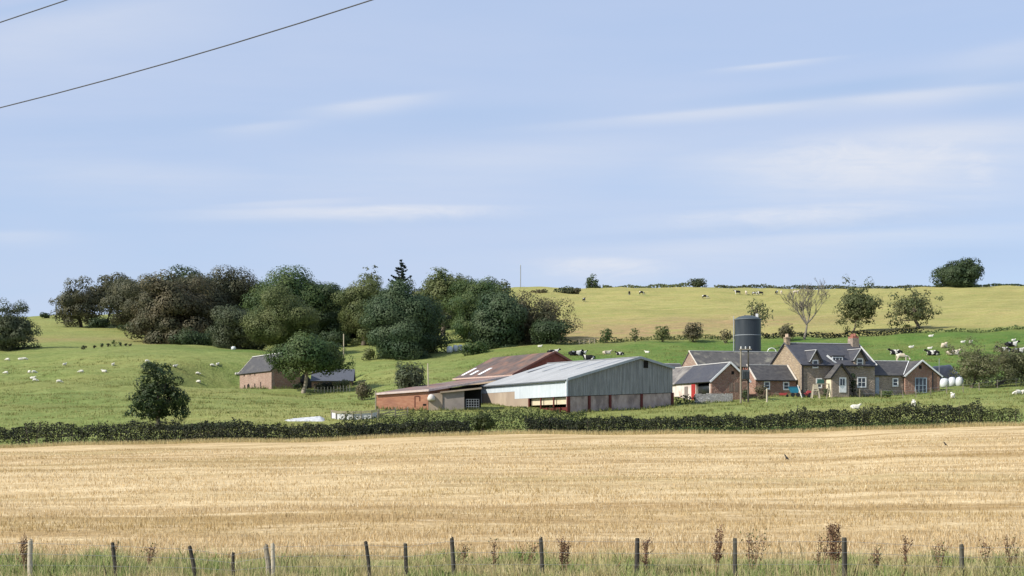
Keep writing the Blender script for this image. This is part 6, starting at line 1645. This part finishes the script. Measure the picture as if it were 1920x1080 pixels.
w = bpy.data.worlds.new('World'); scene.world = w; w.use_nodes = True
nt = w.node_tree; nt.nodes.clear()
wo = nt.nodes.new('ShaderNodeOutputWorld'); bg = nt.nodes.new('ShaderNodeBackground'); bg.inputs['Strength'].default_value = .12
sky = nt.nodes.new('ShaderNodeTexSky'); sky.sky_type = 'NISHITA'; sky.sun_disc = False; sky.sun_elevation = EL; sky.sun_rotation = math.atan2(sdir.x, sdir.y)
sky.altitude = 100; sky.air_density = 1.0; sky.dust_density = .4; sky.ozone_density = 3.0
tc = nt.nodes.new('ShaderNodeTexCoord'); sp = nt.nodes.new('ShaderNodeSeparateXYZ'); nt.links.new(tc.outputs['Generated'], sp.inputs[0])
zc_ = math_(nt, 'ADD', math_(nt, 'MAXIMUM', sp.outputs[2], 0.0), .09)
cb = nt.nodes.new('ShaderNodeCombineXYZ')
nt.links.new(math_(nt, 'DIVIDE', sp.outputs[0], zc_), cb.inputs[0]); nt.links.new(math_(nt, 'DIVIDE', sp.outputs[1], zc_), cb.inputs[1])


def wn(scale, stretch, rot, detail=6, rough=.6, off=(0, 0, 0)):
    mp = nt.nodes.new('ShaderNodeMapping'); mp.inputs['Scale'].default_value = stretch; mp.inputs['Rotation'].default_value = (0, 0, rot); mp.inputs['Location'].default_value = off
    nt.links.new(cb.outputs[0], mp.inputs['Vector'])
    n = nt.nodes.new('ShaderNodeTexNoise'); n.inputs['Scale'].default_value = scale; n.inputs['Detail'].default_value = detail; n.inputs['Roughness'].default_value = rough; n.inputs['Distortion'].default_value = .6
    nt.links.new(mp.outputs[0], n.inputs['Vector']); return n.outputs['Fac']


veil = ramp(nt, wn(.30, (1, .8, 1), R(15), 6, .55, (1.3, .4, 0)), .36, .66)
wisp = math_(nt, 'MULTIPLY', ramp(nt, wn(.75, (.45, 1.7, 1), R(-10), 7, .62, (3, 1, 0)), .47, .72), ramp(nt, wn(.35, (1, 1, 1), 0, 3, .5, (7, 2, 0)), .40, .60))
yy_ = math_(nt, 'MAXIMUM', sp.outputs[1], .05)
su = math_(nt, 'DIVIDE', sp.outputs[0], yy_); sv = math_(nt, 'DIVIDE', sp.outputs[2], yy_)
brk = ramp(nt, wn(.9, (.5, 1.5, 1), R(-8), 7, .65, (1, 5, 0)), .28, .68)
def bandset(rows):
  bands = None
  for (cx_, cy_, wx_, wy_, tl_, am_) in rows:
    t_ = R(tl_); u0 = (cx_ - 960) / FOC; v0 = (YH - cy_) / FOC
    du = math_(nt, 'SUBTRACT', su, u0); dv = math_(nt, 'SUBTRACT', sv, v0)
    dv = math_(nt, 'ADD', dv, math_(nt, 'MULTIPLY', du, math.tan(t_)))
    dv = math_(nt, 'MAXIMUM', math_(nt, 'MULTIPLY', dv, 1.9), math_(nt, 'MULTIPLY', dv, -.75))
    e = math_(nt, 'ADD', math_(nt, 'POWER', math_(nt, 'DIVIDE', du, wx_ / FOC), 2.0), math_(nt, 'POWER', math_(nt, 'DIVIDE', dv, wy_ / FOC), 2.0))
    g_ = math_(nt, 'MULTIPLY', math_(nt, 'EXPONENT', math_(nt, 'MULTIPLY', e, -1.0)), am_)
    bands = g_ if bands is None else math_(nt, 'MAXIMUM', bands, g_)
  return bands


bands = bandset(((640, 394, 260, 15, -1, .85), (560, 378, 150, 10, -3, .5), (700, 192, 110, 14, -7, .7), (500, 235, 90, 12, -6, .35), (1380, 205, 300, 12, -5, .6), (1700, 178, 260, 16, -5, .55), (1450, 120, 100, 6, -6, .6), (1880, 95, 120, 30, -12, .3),
                                       (1640, 300, 330, 60, -2, .95), (1560, 388, 330, 24, -4, .8), (1500, 450, 420, 26, -3, .55), (1780, 250, 260, 40, -4, .7), (1130, 492, 130, 24, 0, .6), (240, 320, 300, 40, 2, .35), (150, 40, 260, 60, -8, .4), (900, 300, 420, 60, -4, .35), (40, 440, 120, 14, 0, .35), (1760, 275, 26, 12, 0, .6), (1830, 305, 22, 24, 0, .4)))
bands = math_(nt, 'MULTIPLY', bands, math_(nt, 'ADD', math_(nt, 'ADD', math_(nt, 'MULTIPLY', brk, .85), .12), math_(nt, 'MULTIPLY', ramp(nt, wn(3.2, (.5, 1.3, 1), R(-8), 7, .7, (4, 4, 0)), .3, .7), .35)))
base = mixc(nt, .70, sky.outputs[0], (2.68, 3.52, 5.2))
k = mixc(nt, math_(nt, 'ADD', math_(nt, 'MULTIPLY', veil, .72), .12), base, (3.6, 4.07, 5.2))
k = mixc(nt, math_(nt, 'MULTIPLY', wisp, .3), k, (3.9, 4.3, 5.3))
blue = bandset(((1620, 160, 330, 26, -6, .75), (1880, 150, 120, 60, -8, .6), (1500, 418, 330, 14, -4, .6), (900, 215, 300, 40, -3, .4), (1820, 470, 200, 30, 0, .35), (640, 412, 300, 12, -1, .4), (300, 230, 260, 30, -3, .35), (60, 10, 160, 16, -10, .5)))
k = mixc(nt, math_(nt, 'MULTIPLY', blue, .85), k, (2.45, 3.4, 5.0))
k = mixc(nt, math_(nt, 'MINIMUM', bands, 1.0), k, (4.65, 4.85, 5.35))
puff = math_(nt, 'MULTIPLY', bandset(((1600, 285, 190, 46, -2, .9), (1762, 274, 34, 22, 0, 1.0), (1835, 305, 26, 36, 0, 1.0), (1130, 495, 110, 22, 0, .7), (1480, 400, 200, 22, -3, .6), (760, 392, 190, 14, 0, .7))), ramp(nt, wn(5.5, (1, .8, 1), R(10), 7, .65, (2, 6, 0)), .40, .64))
k = mixc(nt, math_(nt, 'MULTIPLY', puff, .75), k, (5.0, 5.1, 5.45))
nt.links.new(k, bg.inputs['Color']); nt.links.new(bg.outputs[0], wo.inputs['Surface'])

scene.view_settings.view_transform = 'Standard'; scene.view_settings.look = 'None'; scene.view_settings.exposure = 0.45; scene.view_settings.gamma = 1
scene.cycles.max_bounces = 5; scene.cycles.diffuse_bounces = 3; scene.cycles.transmission_bounces = 3
scene.cycles.use_denoising = True
